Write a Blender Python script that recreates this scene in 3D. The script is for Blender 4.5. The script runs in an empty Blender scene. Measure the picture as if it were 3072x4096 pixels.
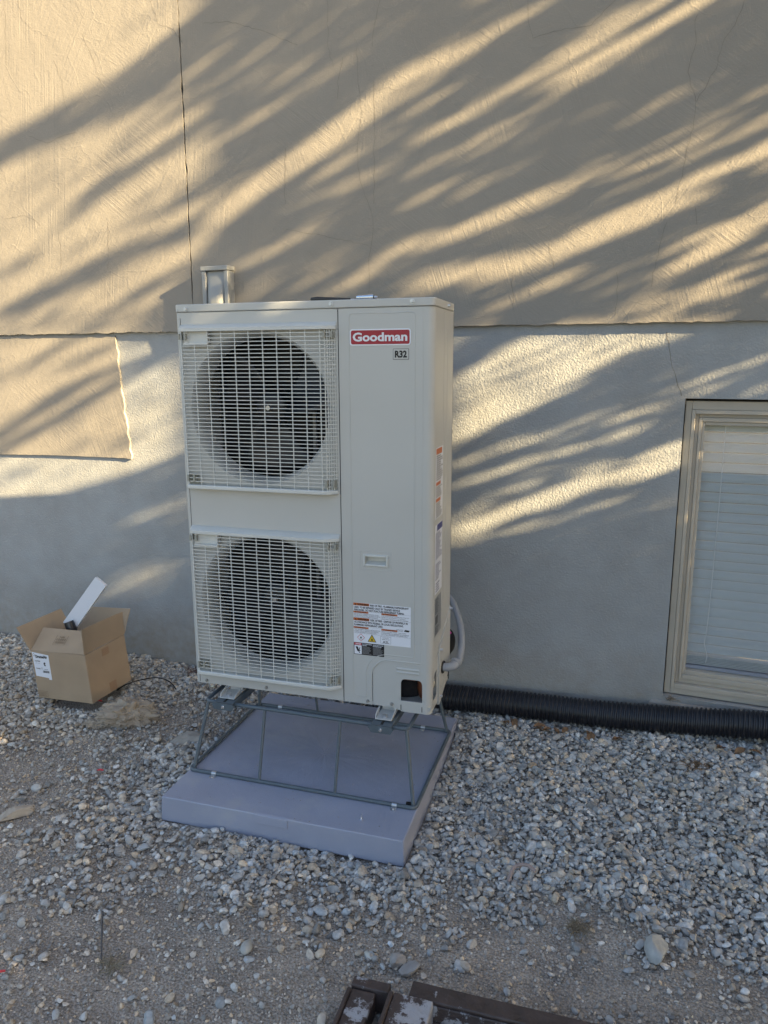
import bpy, math, random
import numpy as np
from mathutils import Vector, Matrix

random.seed(7)
rng = np.random.default_rng(7)
scene = bpy.context.scene
col = scene.collection
R = math.radians

# ------------------------------------------------------------------ camera
CAM = Vector((1.6762, -2.2777, 1.5996))
yaw, pitch, roll = 0.3720, 0.1977, -0.0014
right = Vector((math.cos(yaw), math.sin(yaw), 0)); fwd = Vector((-math.sin(yaw), math.cos(yaw), 0)); up = Vector((0, 0, 1))
fwd2 = fwd * math.cos(pitch) - up * math.sin(pitch)
up2 = up * math.cos(pitch) + fwd * math.sin(pitch)
r3 = right * math.cos(roll) + up2 * math.sin(roll)
u3 = up2 * math.cos(roll) - right * math.sin(roll)
cd = bpy.data.cameras.new('camera'); cam = bpy.data.objects.new('camera', cd); col.objects.link(cam)
m = Matrix.Identity(4)
for i in range(3):
    m[i][0], m[i][1], m[i][2], m[i][3] = r3[i], u3[i], -fwd2[i], CAM[i]
cam.matrix_world = m
cd.sensor_fit = 'HORIZONTAL'; cd.sensor_width = 36; cd.lens = 36 * 2987.66 / 3072
cd.clip_start = 0.05; cd.clip_end = 2000
scene.camera = cam

# ------------------------------------------------------------------ light
SUN = Vector((4.65, -1.0, 1.88)).normalized()          # towards the sun
w = bpy.data.worlds.new('World'); scene.world = w; w.use_nodes = True
nt = w.node_tree
sky = nt.nodes.new('ShaderNodeTexSky'); sky.sky_type = 'NISHITA'; sky.sun_disc = False
sky.sun_elevation = math.asin(SUN.z); sky.sun_rotation = math.atan2(SUN.x, SUN.y)
sky.air_density = 1.0; sky.dust_density = 2.2; sky.ozone_density = 1.0
bg = nt.nodes['Background']; bg.inputs[1].default_value = 0.050
nt.links.new(sky.outputs[0], bg.inputs[0])
sl = bpy.data.lights.new('sun', 'SUN'); sl.energy = 5.0; sl.angle = R(0.53); sl.color = (1.0, 0.76, 0.42)
so = bpy.data.objects.new('sun', sl); col.objects.link(so)
so.rotation_euler = (-SUN).to_track_quat('-Z', 'Y').to_euler(); so.location = SUN * 20
vs = scene.view_settings
vs.view_transform = 'Standard'; vs.look = 'None'; vs.gamma = 1.0; vs.use_curve_mapping = False
vs.exposure = 2.95
scene.cycles.use_denoising = True
scene.cycles.max_bounces = 8

# ------------------------------------------------------------------ helpers
class MB:
    def __init__(s): s.v = []; s.f = []
    def add(s, vs_, fs_):
        b = len(s.v); s.v += [tuple(q) for q in vs_]; s.f += [tuple(i + b for i in f) for f in fs_]; return s
    def box(s, x0, x1, y0, y1, z0, z1):
        return s.add([(x0, y0, z0), (x1, y0, z0), (x1, y1, z0), (x0, y1, z0), (x0, y0, z1), (x1, y0, z1), (x1, y1, z1), (x0, y1, z1)],
                     [(0, 3, 2, 1), (4, 5, 6, 7), (0, 1, 5, 4), (1, 2, 6, 5), (2, 3, 7, 6), (3, 0, 4, 7)])
    def hexa(s, p8): 
        return s.add(p8, [(0, 3, 2, 1), (4, 5, 6, 7), (0, 1, 5, 4), (1, 2, 6, 5), (2, 3, 7, 6), (3, 0, 4, 7)])
    def tube(s, pts, r, n=10, cap=True):
        pts = [Vector(q) for q in pts]; b = len(s.v); k = len(pts)
        rr = r if isinstance(r, (list, tuple)) else [r] * k
        ref = None
        for i, q in enumerate(pts):
            t = (pts[min(i + 1, k - 1)] - pts[max(i - 1, 0)]).normalized()
            if ref is None:
                ref = Vector((0, 0, 1)) if abs(t.z) < 0.9 else Vector((1, 0, 0))
            a = (ref - t * ref.dot(t)).normalized(); c = t.cross(a); ref = a
            for j in range(n):
                th = 2 * math.pi * j / n
                s.v.append(tuple(q + (a * math.cos(th) + c * math.sin(th)) * rr[i]))
        for i in range(k - 1):
            for j in range(n):
                j2 = (j + 1) % n
                s.f.append((b + i * n + j, b + i * n + j2, b + (i + 1) * n + j2, b + (i + 1) * n + j))
        if cap:
            s.f.append(tuple(b + j for j in range(n))[::-1]); s.f.append(tuple(b + (k - 1) * n + j for j in range(n)))
        return s
    def prism(s, poly, fn, d0, d1):
        """polygon poly (2-D) swept between depths d0 and d1; fn(u, v, d) -> 3-D"""
        b = len(s.v); n = len(poly)
        s.v += [tuple(fn(u, v, d0)) for u, v in poly] + [tuple(fn(u, v, d1)) for u, v in poly]
        s.f.append(tuple(b + i for i in range(n))); s.f.append(tuple(b + n + i for i in range(n))[::-1])
        for i in range(n):
            j = (i + 1) % n; s.f.append((b + i, b + n + i, b + n + j, b + j))
        return s
    def ring(s, o, i_, y0, y1):
        """rectangular frame in the xz plane: outer rect o, inner rect i_ (x0,x1,z0,z1), depths y0 (front) and y1"""
        ox0, ox1, oz0, oz1 = o; ix0, ix1, iz0, iz1 = i_
        s.box(ox0, ix0, y0, y1, oz0, oz1); s.box(ix1, ox1, y0, y1, oz0, oz1)
        s.box(ix0, ix1, y0, y1, oz0, iz0); s.box(ix0, ix1, y0, y1, iz1, oz1); return s

def mesh(name, mb, smooth=None):
    me = bpy.data.meshes.new(name); me.from_pydata(mb.v, [], mb.f); me.update()
    if smooth is not None:
        me.polygons.foreach_set('use_smooth', [True] * len(me.polygons))
        me.set_sharp_from_angle(angle=R(smooth))
    return me

def link(name, me, mat=None, parent=None):
    o = bpy.data.objects.new(name, me); col.objects.link(o)
    if mat is not None and me is not None and not me.materials: me.materials.append(mat)
    if parent is not None: o.parent = parent
    return o

def ob(name, mb, mat, parent=None, smooth=None, bevel=None, segs=2, recalc=True):
    me = mesh(name, mb, smooth)
    if recalc:
        import bmesh
        b = bmesh.new(); b.from_mesh(me); bmesh.ops.recalc_face_normals(b, faces=b.faces); b.to_mesh(me); b.free()
    o = link(name, me, mat, parent)
    if bevel:
        md = o.modifiers.new('bevel', 'BEVEL'); md.width = bevel; md.segments = segs; md.limit_method = 'ANGLE'; md.angle_limit = R(40)
        me.polygons.foreach_set('use_smooth', [True] * len(me.polygons)); me.set_sharp_from_angle(angle=R(50))
    return o

def tag(o, label=None, cat=None, group=None, kind=None):
    if label: o['label'] = label
    if cat: o['category'] = cat
    if group: o['group'] = group
    if kind: o['kind'] = kind
    return o

def empty(name, loc, label, cat, group=None, rot=(0, 0, 0)):
    o = bpy.data.objects.new(name, None); col.objects.link(o); o.location = loc; o.rotation_euler = rot
    o.empty_display_size = 0.1
    return tag(o, label, cat, group)

def arc(cx, cz, r, a0, a1, n):
    return [(cx + r * math.cos(R(a0 + (a1 - a0) * i / n)), cz + r * math.sin(R(a0 + (a1 - a0) * i / n))) for i in range(n + 1)]

def rrect(x0, x1, z0, z1, r, n=5):
    return (arc(x1 - r, z0 + r, r, -90, 0, n) + arc(x1 - r, z1 - r, r, 0, 90, n) + arc(x0 + r, z1 - r, r, 90, 180, n) + arc(x0 + r, z0 + r, r, 180, 270, n))

def smooth01(a, b, t):
    t = np.clip((t - a) / (b - a), 0, 1); return t * t * (3 - 2 * t)

# ------------------------------------------------------------------ materials
def mat(name, colr, rough=0.6, metal=0.0, spec=0.5, var=0.0, vscale=8.0, bump=0.0, bscale=60.0, bdist=0.002, detail=4):
    M = bpy.data.materials.new(name); M.use_nodes = True
    n = M.node_tree.nodes; l = M.node_tree.links; b = n['Principled BSDF']
    b.inputs['Base Color'].default_value = (*colr, 1); b.inputs['Roughness'].default_value = rough
    b.inputs['Metallic'].default_value = metal; b.inputs['Specular IOR Level'].default_value = spec
    tc = n.new('ShaderNodeTexCoord')
    if var:
        no = n.new('ShaderNodeTexNoise'); no.inputs['Scale'].default_value = vscale; no.inputs['Detail'].default_value = 5
        l.new(tc.outputs['Object'], no.inputs['Vector'])
        mr = n.new('ShaderNodeMapRange'); mr.inputs[1].default_value = 0.3; mr.inputs[2].default_value = 0.7
        mr.inputs[3].default_value = 1 - var; mr.inputs[4].default_value = 1 + var
        l.new(no.outputs['Fac'], mr.inputs[0])
        mx = n.new('ShaderNodeVectorMath'); mx.operation = 'SCALE'; mx.inputs[0].default_value = colr
        l.new(mr.outputs[0], mx.inputs['Scale']); l.new(mx.outputs[0], b.inputs['Base Color'])
        m2 = n.new('ShaderNodeMapRange'); m2.inputs[3].default_value = max(0.05, rough - 0.08); m2.inputs[4].default_value = min(1, rough + 0.08)
        l.new(no.outputs['Fac'], m2.inputs[0]); l.new(m2.outputs[0], b.inputs['Roughness'])
    if bump:
        nb = n.new('ShaderNodeTexNoise'); nb.inputs['Scale'].default_value = bscale; nb.inputs['Detail'].default_value = detail
        l.new(tc.outputs['Object'], nb.inputs['Vector'])
        bp = n.new('ShaderNodeBump'); bp.inputs['Strength'].default_value = bump; bp.inputs['Distance'].default_value = bdist
        l.new(nb.outputs['Fac'], bp.inputs['Height']); l.new(bp.outputs[0], b.inputs['Normal'])
    return M

def stucco(name, base, dark, fine=0.5, trowel=1.0, fine_scale=170, stain=0.5, splash=None):
    """painted cement render: fine grain, trowel sweeps in several directions, blotchy tone"""
    M = bpy.data.materials.new(name); M.use_nodes = True
    n = M.node_tree.nodes; l = M.node_tree.links; b = n['Principled BSDF']
    b.inputs['Roughness'].default_value = 0.9; b.inputs['Specular IOR Level'].default_value = 0.25
    geo = n.new('ShaderNodeNewGeometry')
    def noise(scale, detail=4, rough=0.5, vec=None, dist=0.0):
        t = n.new('ShaderNodeTexNoise'); t.inputs['Scale'].default_value = scale; t.inputs['Detail'].default_value = detail
        t.inputs['Roughness'].default_value = rough; t.inputs['Distortion'].default_value = dist
        l.new(vec if vec is not None else geo.outputs['Position'], t.inputs['Vector']); return t.outputs['Fac']
    def math_(op, a, bb):
        t = n.new('ShaderNodeMath'); t.operation = op
        for i, q in enumerate((a, bb)):
            if isinstance(q, (int, float)): t.inputs[i].default_value = q
            else: l.new(q, t.inputs[i])
        return t.outputs[0]
    def mr(a, f0, f1, t0, t1):
        t = n.new('ShaderNodeMapRange'); l.new(a, t.inputs[0])
        for i, q in enumerate((f0, f1, t0, t1)): t.inputs[i + 1].default_value = q
        return t.outputs[0]
    # colour
    c1 = mr(noise(2.2, 6, 0.62), 0.3, 0.72, 0, 1); c2 = mr(noise(9, 5, 0.6), 0.35, 0.7, 0, 1)
    f = math_('MULTIPLY', math_('ADD', math_('MULTIPLY', c1, 0.65), math_('MULTIPLY', c2, 0.35)), stain)
    mx = n.new('ShaderNodeMix'); mx.data_type = 'RGBA'; l.new(f, mx.inputs[0])
    mx.inputs[6].default_value = (*base, 1); mx.inputs[7].default_value = (*dark, 1)
    out = mx.outputs[2]
    if splash:
        # soil splashed up by rain along the foot of the wall, blotchy and uneven
        sx_ = n.new('ShaderNodeSeparateXYZ'); l.new(geo.outputs['Position'], sx_.inputs[0])
        hgt = math_('ADD', sx_.outputs['Z'], math_('MULTIPLY', math_('SUBTRACT', noise(5, 6, 0.7), 0.5), -0.55))
        fs = math_('MULTIPLY', mr(hgt, 0.02, 0.42, 1.0, 0.0), mr(noise(22, 5, 0.7), 0.35, 0.65, 0.25, 0.9))
        m2 = n.new('ShaderNodeMix'); m2.data_type = 'RGBA'; l.new(fs, m2.inputs[0]); l.new(out, m2.inputs[6]); m2.inputs[7].default_value = (*splash, 1); out = m2.outputs[2]
    l.new(out, b.inputs['Base Color'])
    # relief
    h = math_('MULTIPLY', noise(fine_scale, 3, 0.55), fine)
    h = math_('ADD', h, math_('MULTIPLY', noise(38, 4, 0.6), 0.55))
    if trowel:
        sel = noise(1.6, 1, 0.4)
        for k, ang in enumerate((72, 38, -55, 96)):
            mp = n.new('ShaderNodeMapping'); mp.vector_type = 'TEXTURE'; mp.inputs['Rotation'].default_value = (0, R(ang), 0)
            mp.inputs['Scale'].default_value = (1 / 2.2, 1, 1 / 95)
            l.new(geo.outputs['Position'], mp.inputs['Vector'])
            wv = noise(1.0, 2, 0.5, mp.outputs[0], 0.6)
            ctr = 0.36 + 0.1 * k
            d = math_('ABSOLUTE', math_('SUBTRACT', sel, ctr), 0)
            wgt = mr(d, 0.01, 0.075, 1.0, 0.0)
            h = math_('ADD', h, math_('MULTIPLY', math_('MULTIPLY', wv, wgt), 1.0 * trowel))
        # ridges left by the edge of the trowel
        rd = mr(math_('ABSOLUTE', math_('SUBTRACT', noise(3.1, 3, 0.5, None, 0.5), 0.5), 0), 0.0, 0.012, 1.0, 0.0)
        h = math_('ADD', h, math_('MULTIPLY', rd, 0.22 * trowel))
    h = math_('ADD', h, math_('MULTIPLY', noise(2.6, 2, 0.5), 3.2))
    bp = n.new('ShaderNodeBump'); bp.inputs['Strength'].default_value = 1.0; bp.inputs['Distance'].default_value = 0.0021
    l.new(h, bp.inputs['Height']); l.new(bp.outputs[0], b.inputs['Normal'])
    return M

M_upper = stucco('upper_stucco', (0.285, 0.262, 0.228), (0.235, 0.214, 0.185), fine=0.34, trowel=0.62)
M_lower = stucco('lower_stucco', (0.355, 0.37, 0.375), (0.275, 0.275, 0.265), fine=1.15, trowel=0.0, fine_scale=125, stain=0.9, splash=(0.25, 0.22, 0.18))
M_cream = mat('cream_paint', (0.42, 0.385, 0.325), 0.45, var=0.05, vscale=14)
M_dark = mat('dark_gap', (0.02, 0.018, 0.016), 0.9)
M_crackm = mat('crack_shadow', (0.17, 0.15, 0.125), 0.95)

# ------------------------------------------------------------------ ground
def gz(x, y):
    """height of the dirt surface"""
    x = np.asarray(x, float); y = np.asarray(y, float)
    z = 0.022 * smooth01(0.25, 0.85, y)
    z = z + smooth01(-0.25, 0.8, y) * np.clip((x - 0.35) / 1.75, 0, 1.15) * 0.115
    z = z - 0.022
    ax = np.maximum(np.abs(x - 0.46) - 0.45, 0); ay = np.maximum(np.abs(y - 0.15) - 0.45, 0)
    near = np.exp(-((x - 0.3) ** 2 + (y + 0.1) ** 2) / 9.0)
    z = z + near * (0.009 * np.sin(x * 4.1 + 1.3) * np.cos(y * 5.2 + .4) + 0.006 * np.sin(x * 9.3 + y * 6.1))
    # low mound of loose soil at the left of the pad
    z = z + 0.03 * np.exp(-(((x + 0.28) / 0.28) ** 2 + ((y - 0.12) / 0.16) ** 2))
    return z

# ground sheet: fine near the house, coarse far away
def axis(lo, hi, n, far):
    a = np.linspace(lo, hi, n); k = np.geomspace(0.05, far, 28)
    return np.concatenate([(lo - k)[::-1], a, hi + k])
gx = axis(-2.7, 2.9, 150, 700); gy = axis(-2.6, 0.95, 100, 700)
GX, GY = np.meshgrid(gx, gy)
GZ = gz(GX, GY) + 0.0035 * (rng.random(GX.shape) - 0.5)
nx, ny = len(gx), len(gy)
gm = MB(); gm.v = np.stack([GX.ravel(), GY.ravel(), GZ.ravel()], -1).tolist()
gm.f = [(j * nx + i, j * nx + i + 1, (j + 1) * nx + i + 1, (j + 1) * nx + i) for j in range(ny - 1) for i in range(nx - 1)]
def dirt_material():
    M = bpy.data.materials.new('dirt'); M.use_nodes = True
    n = M.node_tree.nodes; l = M.node_tree.links; b = n['Principled BSDF']
    b.inputs['Roughness'].default_value = 0.95; b.inputs['Specular IOR Level'].default_value = 0.15
    g = n.new('ShaderNodeNewGeometry')
    def noise(s, d=5, r=0.6):
        t = n.new('ShaderNodeTexNoise'); t.inputs['Scale'].default_value = s; t.inputs['Detail'].default_value = d; t.inputs['Roughness'].default_value = r
        l.new(g.outputs['Position'], t.inputs['Vector']); return t.outputs['Fac']
    cr = n.new('ShaderNodeValToRGB'); l.new(noise(7), cr.inputs[0])
    cr.color_ramp.elements[0].position = 0.3; cr.color_ramp.elements[0].color = (0.28, 0.25, 0.22, 1)
    cr.color_ramp.elements[1].position = 0.72; cr.color_ramp.elements[1].color = (0.46, 0.41, 0.355, 1)
    c2 = n.new('ShaderNodeValToRGB'); l.new(noise(160, 3), c2.inputs[0])
    c2.color_ramp.elements[0].position = 0.35; c2.color_ramp.elements[0].color = (0.6, 0.6, 0.6, 1)
    c2.color_ramp.elements[1].position = 0.68; c2.color_ramp.elements[1].color = (1.35, 1.35, 1.35, 1)
    mx = n.new('ShaderNodeMix'); mx.data_type = 'RGBA'; mx.blend_type = 'MULTIPLY'; mx.inputs[0].default_value = 1
    l.new(cr.outputs[0], mx.inputs[6]); l.new(c2.outputs[0], mx.inputs[7]); l.new(mx.outputs[2], b.inputs['Base Color'])
    v = n.new('ShaderNodeTexVoronoi'); v.inputs['Scale'].default_value = 130; l.new(g.outputs['Position'], v.inputs['Vector'])
    ad = n.new('ShaderNodeMath'); ad.operation = 'ADD'; l.new(noise(60, 5), ad.inputs[0]); l.new(v.outputs['Distance'], ad.inputs[1])
    bp = n.new('ShaderNodeBump'); bp.inputs['Strength'].default_value = 1; bp.inputs['Distance'].default_value = 0.006
    l.new(ad.outputs[0], bp.inputs['Height']); l.new(bp.outputs[0], b.inputs['Normal'])
    return M
M_dirt = dirt_material()
g = ob('ground', gm, M_dirt, None, smooth=80, recalc=False); tag(g, kind='structure')
# unseen dull grass, added to cut the bounce from far sunlit ground
tag(ob('added_lawn', MB().box(-700, 700, -700, -4.6, -0.3, 0.004), mat('dull_grass', (0.075, 0.085, 0.04), 0.95, var=0.35, vscale=1.2)), kind='structure')
# pale concrete added behind the camera, unseen, to be reflected in the window
dm = MB().box(-30, 40, -15, -7.6, -0.2, 0.012)
tag(ob('added_drive', dm, mat('concrete', (0.36, 0.345, 0.32), 0.85, var=0.12, vscale=0.8)), kind='structure')

# ------------------------------------------------------------------ house
WY = 0.85            # face of the lower wall
UY = 0.828           # face of the thicker coat above
house = empty('house', (0, WY, 0), 'cream stucco house wall with a basement window and a thicker coat above', 'house')
house_parts = []
def hp(name, mb, m_, smooth=None, bevel=None, parent=None, segs=2, label=None):
    """a part of the house given in world coordinates"""
    pw = Vector((0, WY, 0))
    mb.v = [(a, b_ - WY, c) for a, b_, c in mb.v]
    o = ob(name, mb, m_, parent if parent is not None else house, smooth, bevel, segs)
    if label: o['label'] = label
    return o
LEDGE = 1.747
OX0, OX1, OZ0, OZ1 = 1.702, 2.72, 0.235, 1.462       # window opening
lw = MB()
lw.box(-9, OX0, WY, WY + 0.3, -0.4, LEDGE + 0.02); lw.box(OX1, 4.6, WY, WY + 0.3, -0.4, LEDGE + 0.02)
lw.box(OX0, OX1, WY, WY + 0.3, -0.4, OZ0); lw.box(OX0, OX1, WY, WY + 0.3, OZ1, LEDGE + 0.02)
hp('foundation_wall', lw, M_lower, label='grey fine textured stucco of the lower wall')
def rough_panel(x0, x1, z0, z1, y0, y1, edges, amp=0.0035, step=0.012, seed=1):
    """slab whose listed edges ('l','r','t','b') are ragged like broken render"""
    rr = np.random.default_rng(seed); out = []
    def wob(n_): 
        a = rr.normal(0, 1, n_); a = np.convolve(a, [0.25, 0.5, 0.25], 'same'); return a * amp
    nx_ = max(2, int((x1 - x0) / step)); nz_ = max(2, int((z1 - z0) / step))
    def run(n_, e): return wob(n_) if e in edges else np.zeros(n_)
    b = run(nx_, 'b'); r_ = run(nz_, 'r'); t = run(nx_, 't'); l_ = run(nz_, 'l')
    xs = np.linspace(x0, x1, nx_, endpoint=False); zs = np.linspace(z0, z1, nz_, endpoint=False)
    out += [(xs[i], z0 + b[i]) for i in range(nx_)] + [(x1 + r_[i], zs[i]) for i in range(nz_)]
    xs2 = np.linspace(x1, x0, nx_, endpoint=False); zs2 = np.linspace(z1, z0, nz_, endpoint=False)
    out += [(xs2[i], z1 + t[i]) for i in range(nx_)] + [(x0 + l_[i], zs2[i]) for i in range(nz_)]
    return MB().prism(out, lambda u, v, d: (u, d, v), y0, y1)
JX = -0.5125
hp('upper_wall', rough_panel(-9, JX - 0.0035, LEDGE, 7.5, UY, WY + 0.28, 'rb', 0.0022, seed=3), M_upper, label='cream trowelled stucco left of the vertical joint')
hp('upper_wall', rough_panel(JX + 0.0035, 4.6, LEDGE, 7.5, UY, WY + 0.28, 'lb', 0.0022, seed=4), M_upper, label='cream trowelled stucco right of the vertical joint')
hp('joint_filler', MB().box(JX - 0.012, JX + 0.012, UY + 0.012, WY + 0.2, LEDGE, 7.5), M_dark)
# the patch of cream render at the left, standing proud of the lower wall, with its ragged right edge
pp = [(-9, 1.085), (-1.87, 1.094), (-1.5, 1.106), (-1.2, 1.110), (-0.985, 1.112), (-0.948, 1.108), (-0.944, 1.13), (-0.957, 1.16), (-0.951, 1.19), (-0.964, 1.24), (-0.959, 1.28), (-0.968, 1.33), (-0.975, 1.36),
      (-0.972, 1.42), (-0.985, 1.47), (-0.983, 1.55), (-0.992, 1.60), (-0.988, 1.66), (-0.997, 1.70), (-1.0, 1.735), (-1.4, 1.737), (-1.9, 1.739), (-9, 1.742)]
rp_ = random.Random(12); pq = []
for (xa, za), (xb, zb_) in zip(pp, pp[1:]):
    nn_ = max(1, int(math.hypot(xb - xa, zb_ - za) / 0.013)) if xa > -2.4 else 1
    for i in range(nn_):
        t = i / nn_; jit = 0.0042 if xa > -1.01 and xb > -1.01 else 0.0016
        pq.append((xa + (xb - xa) * t + (rp_.uniform(-jit, jit) if i else 0), za + (zb_ - za) * t + (rp_.uniform(-jit, jit) * .6 if i else 0)))
pq.append(pp[-1])
hp('patch_panel', MB().prism(pq, lambda u, v, d: (u, d, v), WY - 0.011, WY + 0.1), M_upper, label='cream rendered patch with a ragged right edge')
# hairline cracks in the upper coat, traced as thin open lines
def crack(pts, wd=0.0022, y=UY, seed=0):
    rr = random.Random(seed); q = []
    for (x0, z0), (x1, z1) in zip(pts, pts[1:]):
        n_ = max(2, int(math.hypot(x1 - x0, z1 - z0) / 0.02))
        for i in range(n_):
            t = i / n_; q.append((x0 + (x1 - x0) * t + rr.uniform(-.004, .004), z0 + (z1 - z0) * t + rr.uniform(-.003, .003)))
    q.append(pts[-1]); mb = MB()
    for i, (x, z) in enumerate(q):
        x0, z0 = q[max(i - 1, 0)]; x1, z1 = q[min(i + 1, len(q) - 1)]
        t = Vector((x1 - x0, z1 - z0)).normalized(); h = wd * rr.uniform(0.25, 0.6)
        for s_ in (1, -1): mb.v.append((x - t.y * h * s_, y - 0.0006, z + t.x * h * s_))
    mb.f = [(2 * i, 2 * i + 1, 2 * i + 3, 2 * i + 2) for i in range(len(q) - 1)]
    hp('crack', mb, M_crackm)
CRACKS = [
 [(0.449,3.024),(0.42,2.919),(0.416,2.86)],
 [(0.219,3.06),(0.217,2.888),(0.241,2.806)],
 [(0.346,2.87),(0.353,2.713),(0.37,2.623),(0.343,2.474),(0.354,2.363),(0.389,2.269),(0.417,2.202),(0.409,2.1),(0.395,2.025),(0.397,1.871)],
 [(-0.383,3.063),(-0.259,3.051),(-0.139,3.009),(-0.017,2.956),(0.076,2.912)],
 [(-0.658,3.197),(-0.627,3.099),(-0.542,3.058),(-0.497,2.996)],
 [(-1.242,3.027),(-1.202,2.937),(-1.196,2.86),(-1.18,2.806)],
 [(-1.056,3.113),(-1.01,3.018),(-0.983,2.945),(-0.967,2.898)],
 [(-1.082,3.263),(-1.06,3.211),(-1.036,3.179)],
 [(-1.513,3.331),(-1.525,3.18),(-1.539,3.047)],
 [(-1.293,2.249),(-1.293,2.149),(-1.301,2.037)],
 [(-0.984,2.274),(-0.994,2.123),(-1.004,2.058)],
 [(-1.519,2.342),(-1.445,2.315),(-1.41,2.284)],
 [(-1.647,2.334),(-1.567,2.334),(-1.519,2.342)],
 [(0.008,2.515),(-0.002,2.364),(0.001,2.287)],
 [(-1.428,2.707),(-1.32,2.664),(-1.237,2.687),(-1.134,2.698)],
 [(-1.432,3.318),(-1.421,3.236),(-1.354,3.181)],
 [(-0.002,2.181),(0.185,2.141),(0.393,2.091)],
 [(0.283,2.835),(0.264,2.768),(0.258,2.68)],
 [(0.422,2.731),(0.425,2.51),(0.42,2.257)],
 [(1.045,2.931),(1.052,2.86),(1.072,2.798)],
 [(1.072,2.798),(1.17,2.811),(1.279,2.811),(1.364,2.881)],
 [(1.794,2.814),(1.777,2.76),(1.732,2.686),(1.716,2.607),(1.663,2.509)],
 [(1.641,2.794),(1.644,2.706),(1.625,2.612),(1.654,2.525),(1.662,2.463),(1.644,2.342),(1.63,2.265),(1.617,2.17)],
 [(1.682,2.15),(1.695,2.093)],
 [(1.59,2.107),(1.572,2.01),(1.553,1.928),(1.552,1.878)],
 [(1.423,1.934),(1.432,1.848),(1.427,1.779)],
 [(1.159,2.058),(1.185,1.961)],
 [(1.016,1.951),(1.03,1.806)],
]
for i_, q_ in enumerate(CRACKS): crack(q_, 0.0014, UY, i_)
crack([(1.618, 1.713), (1.634, 1.633), (1.645, 1.582), (1.666, 1.53), (1.687, 1.471)], 0.0024, WY, 99)

# unseen house added at the right so its long shadow covers the yard
nb_ = empty('added_shade_house', (10, -6.2, 0), 'added unseen house at the right, placed to shade the yard', 'house')
M_sid = mat('grey_siding', (0.32, 0.33, 0.33), 0.8, var=0.08, vscale=1.5); M_roof = mat('dark_shingle', (0.07, 0.065, 0.06), 0.9, var=0.3, vscale=6)
ob('wall', MB().box(0, 7, -3.0, 3.0, 0, 3.4), M_sid, nb_)
ob('roof', MB().add([(-.4, -3.4, 3.35), (7.4, -3.4, 3.35), (7.4, 3.4, 3.35), (-.4, 3.4, 3.35), (-.4, 0, 5.6), (7.4, 0, 5.6)], [(0, 1, 5, 4), (2, 3, 4, 5), (0, 4, 3), (1, 2, 5), (0, 3, 2, 1)]), M_roof, nb_)
for wy in (-1.9, -0.4, 1.1):
    wn = ob('window', MB().ring((wy, wy + 0.9, 1.0, 2.2), (wy + .07, wy + .83, 1.07, 2.13), -0.03, 0.02), M_cream, nb_)
    wn.rotation_euler = (0, 0, -math.pi / 2); wn.scale = (1, 1, 1); wn.location = (0, 0.5, 0)
    ob('pane', MB().box(wy + .07, wy + .83, 0.0, 0.008, 1.07, 2.13), mat('dark_pane', (0.03, 0.035, 0.04), 0.1) if 'dark_pane' not in bpy.data.materials else bpy.data.materials['dark_pane'], wn)

# ------------------------------------------------------------------ window (a part of the house)
FY = WY + 0.030      # face of the outer frame
win = empty('window', (OX0, 0, OZ0), None, None); win.parent = house
def wp(name, mb, m_, smooth=None, bevel=0.002, label=None):
    mb.v = [(a - OX0, b_ - WY, c - OZ0) for a, b_, c in mb.v]
    o = ob(name, mb, m_, win, smooth, bevel, 2)
    if label: o['label'] = label
    return o
x1 = OX1 - 0.002
def fr(i_): return (OX0 + i_[0], x1 - i_[0], OZ0 + i_[1], OZ1 - i_[2])
r0, r1, r2, r3_, r4 = fr((0.0035, 0.004, 0.010)), fr((0.028, 0.030, 0.044)), fr((0.042, 0.050, 0.060)), fr((0.056, 0.070, 0.074)), fr((0.080, 0.106, 0.104))
wp('outer_frame', MB().ring(r0, r1, FY, FY + 0.12), M_cream)
wp('frame_step', MB().ring(r1, r2, FY - 0.006, FY + 0.11), M_cream)
wp('track', MB().ring(r2, r3_, FY + 0.016, FY + 0.10), M_cream)
wp('sash', MB().ring(r3_, (r4[0] - .012, r4[1] + .012, r4[2] + -.016, r4[3] + .014), FY + 0.008, FY + 0.09), M_cream)
wp('glazing_bead', MB().ring((r4[0] - .012, r4[1] + .012, r4[2] - .016, r4[3] + .014), r4, FY + 0.016, FY + 0.08), M_cream)
wp('head_gap', MB().box(OX0 + 0.003, x1, FY + 0.02, FY + 0.03, OZ1 - 0.011, OZ1 - 0.001), M_dark, bevel=None)
wp('side_gap', MB().box(OX0 + 0.0005, OX0 + 0.0034, FY + 0.02, FY + 0.03, OZ0, OZ1 - 0.025), M_dark, bevel=None)
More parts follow.
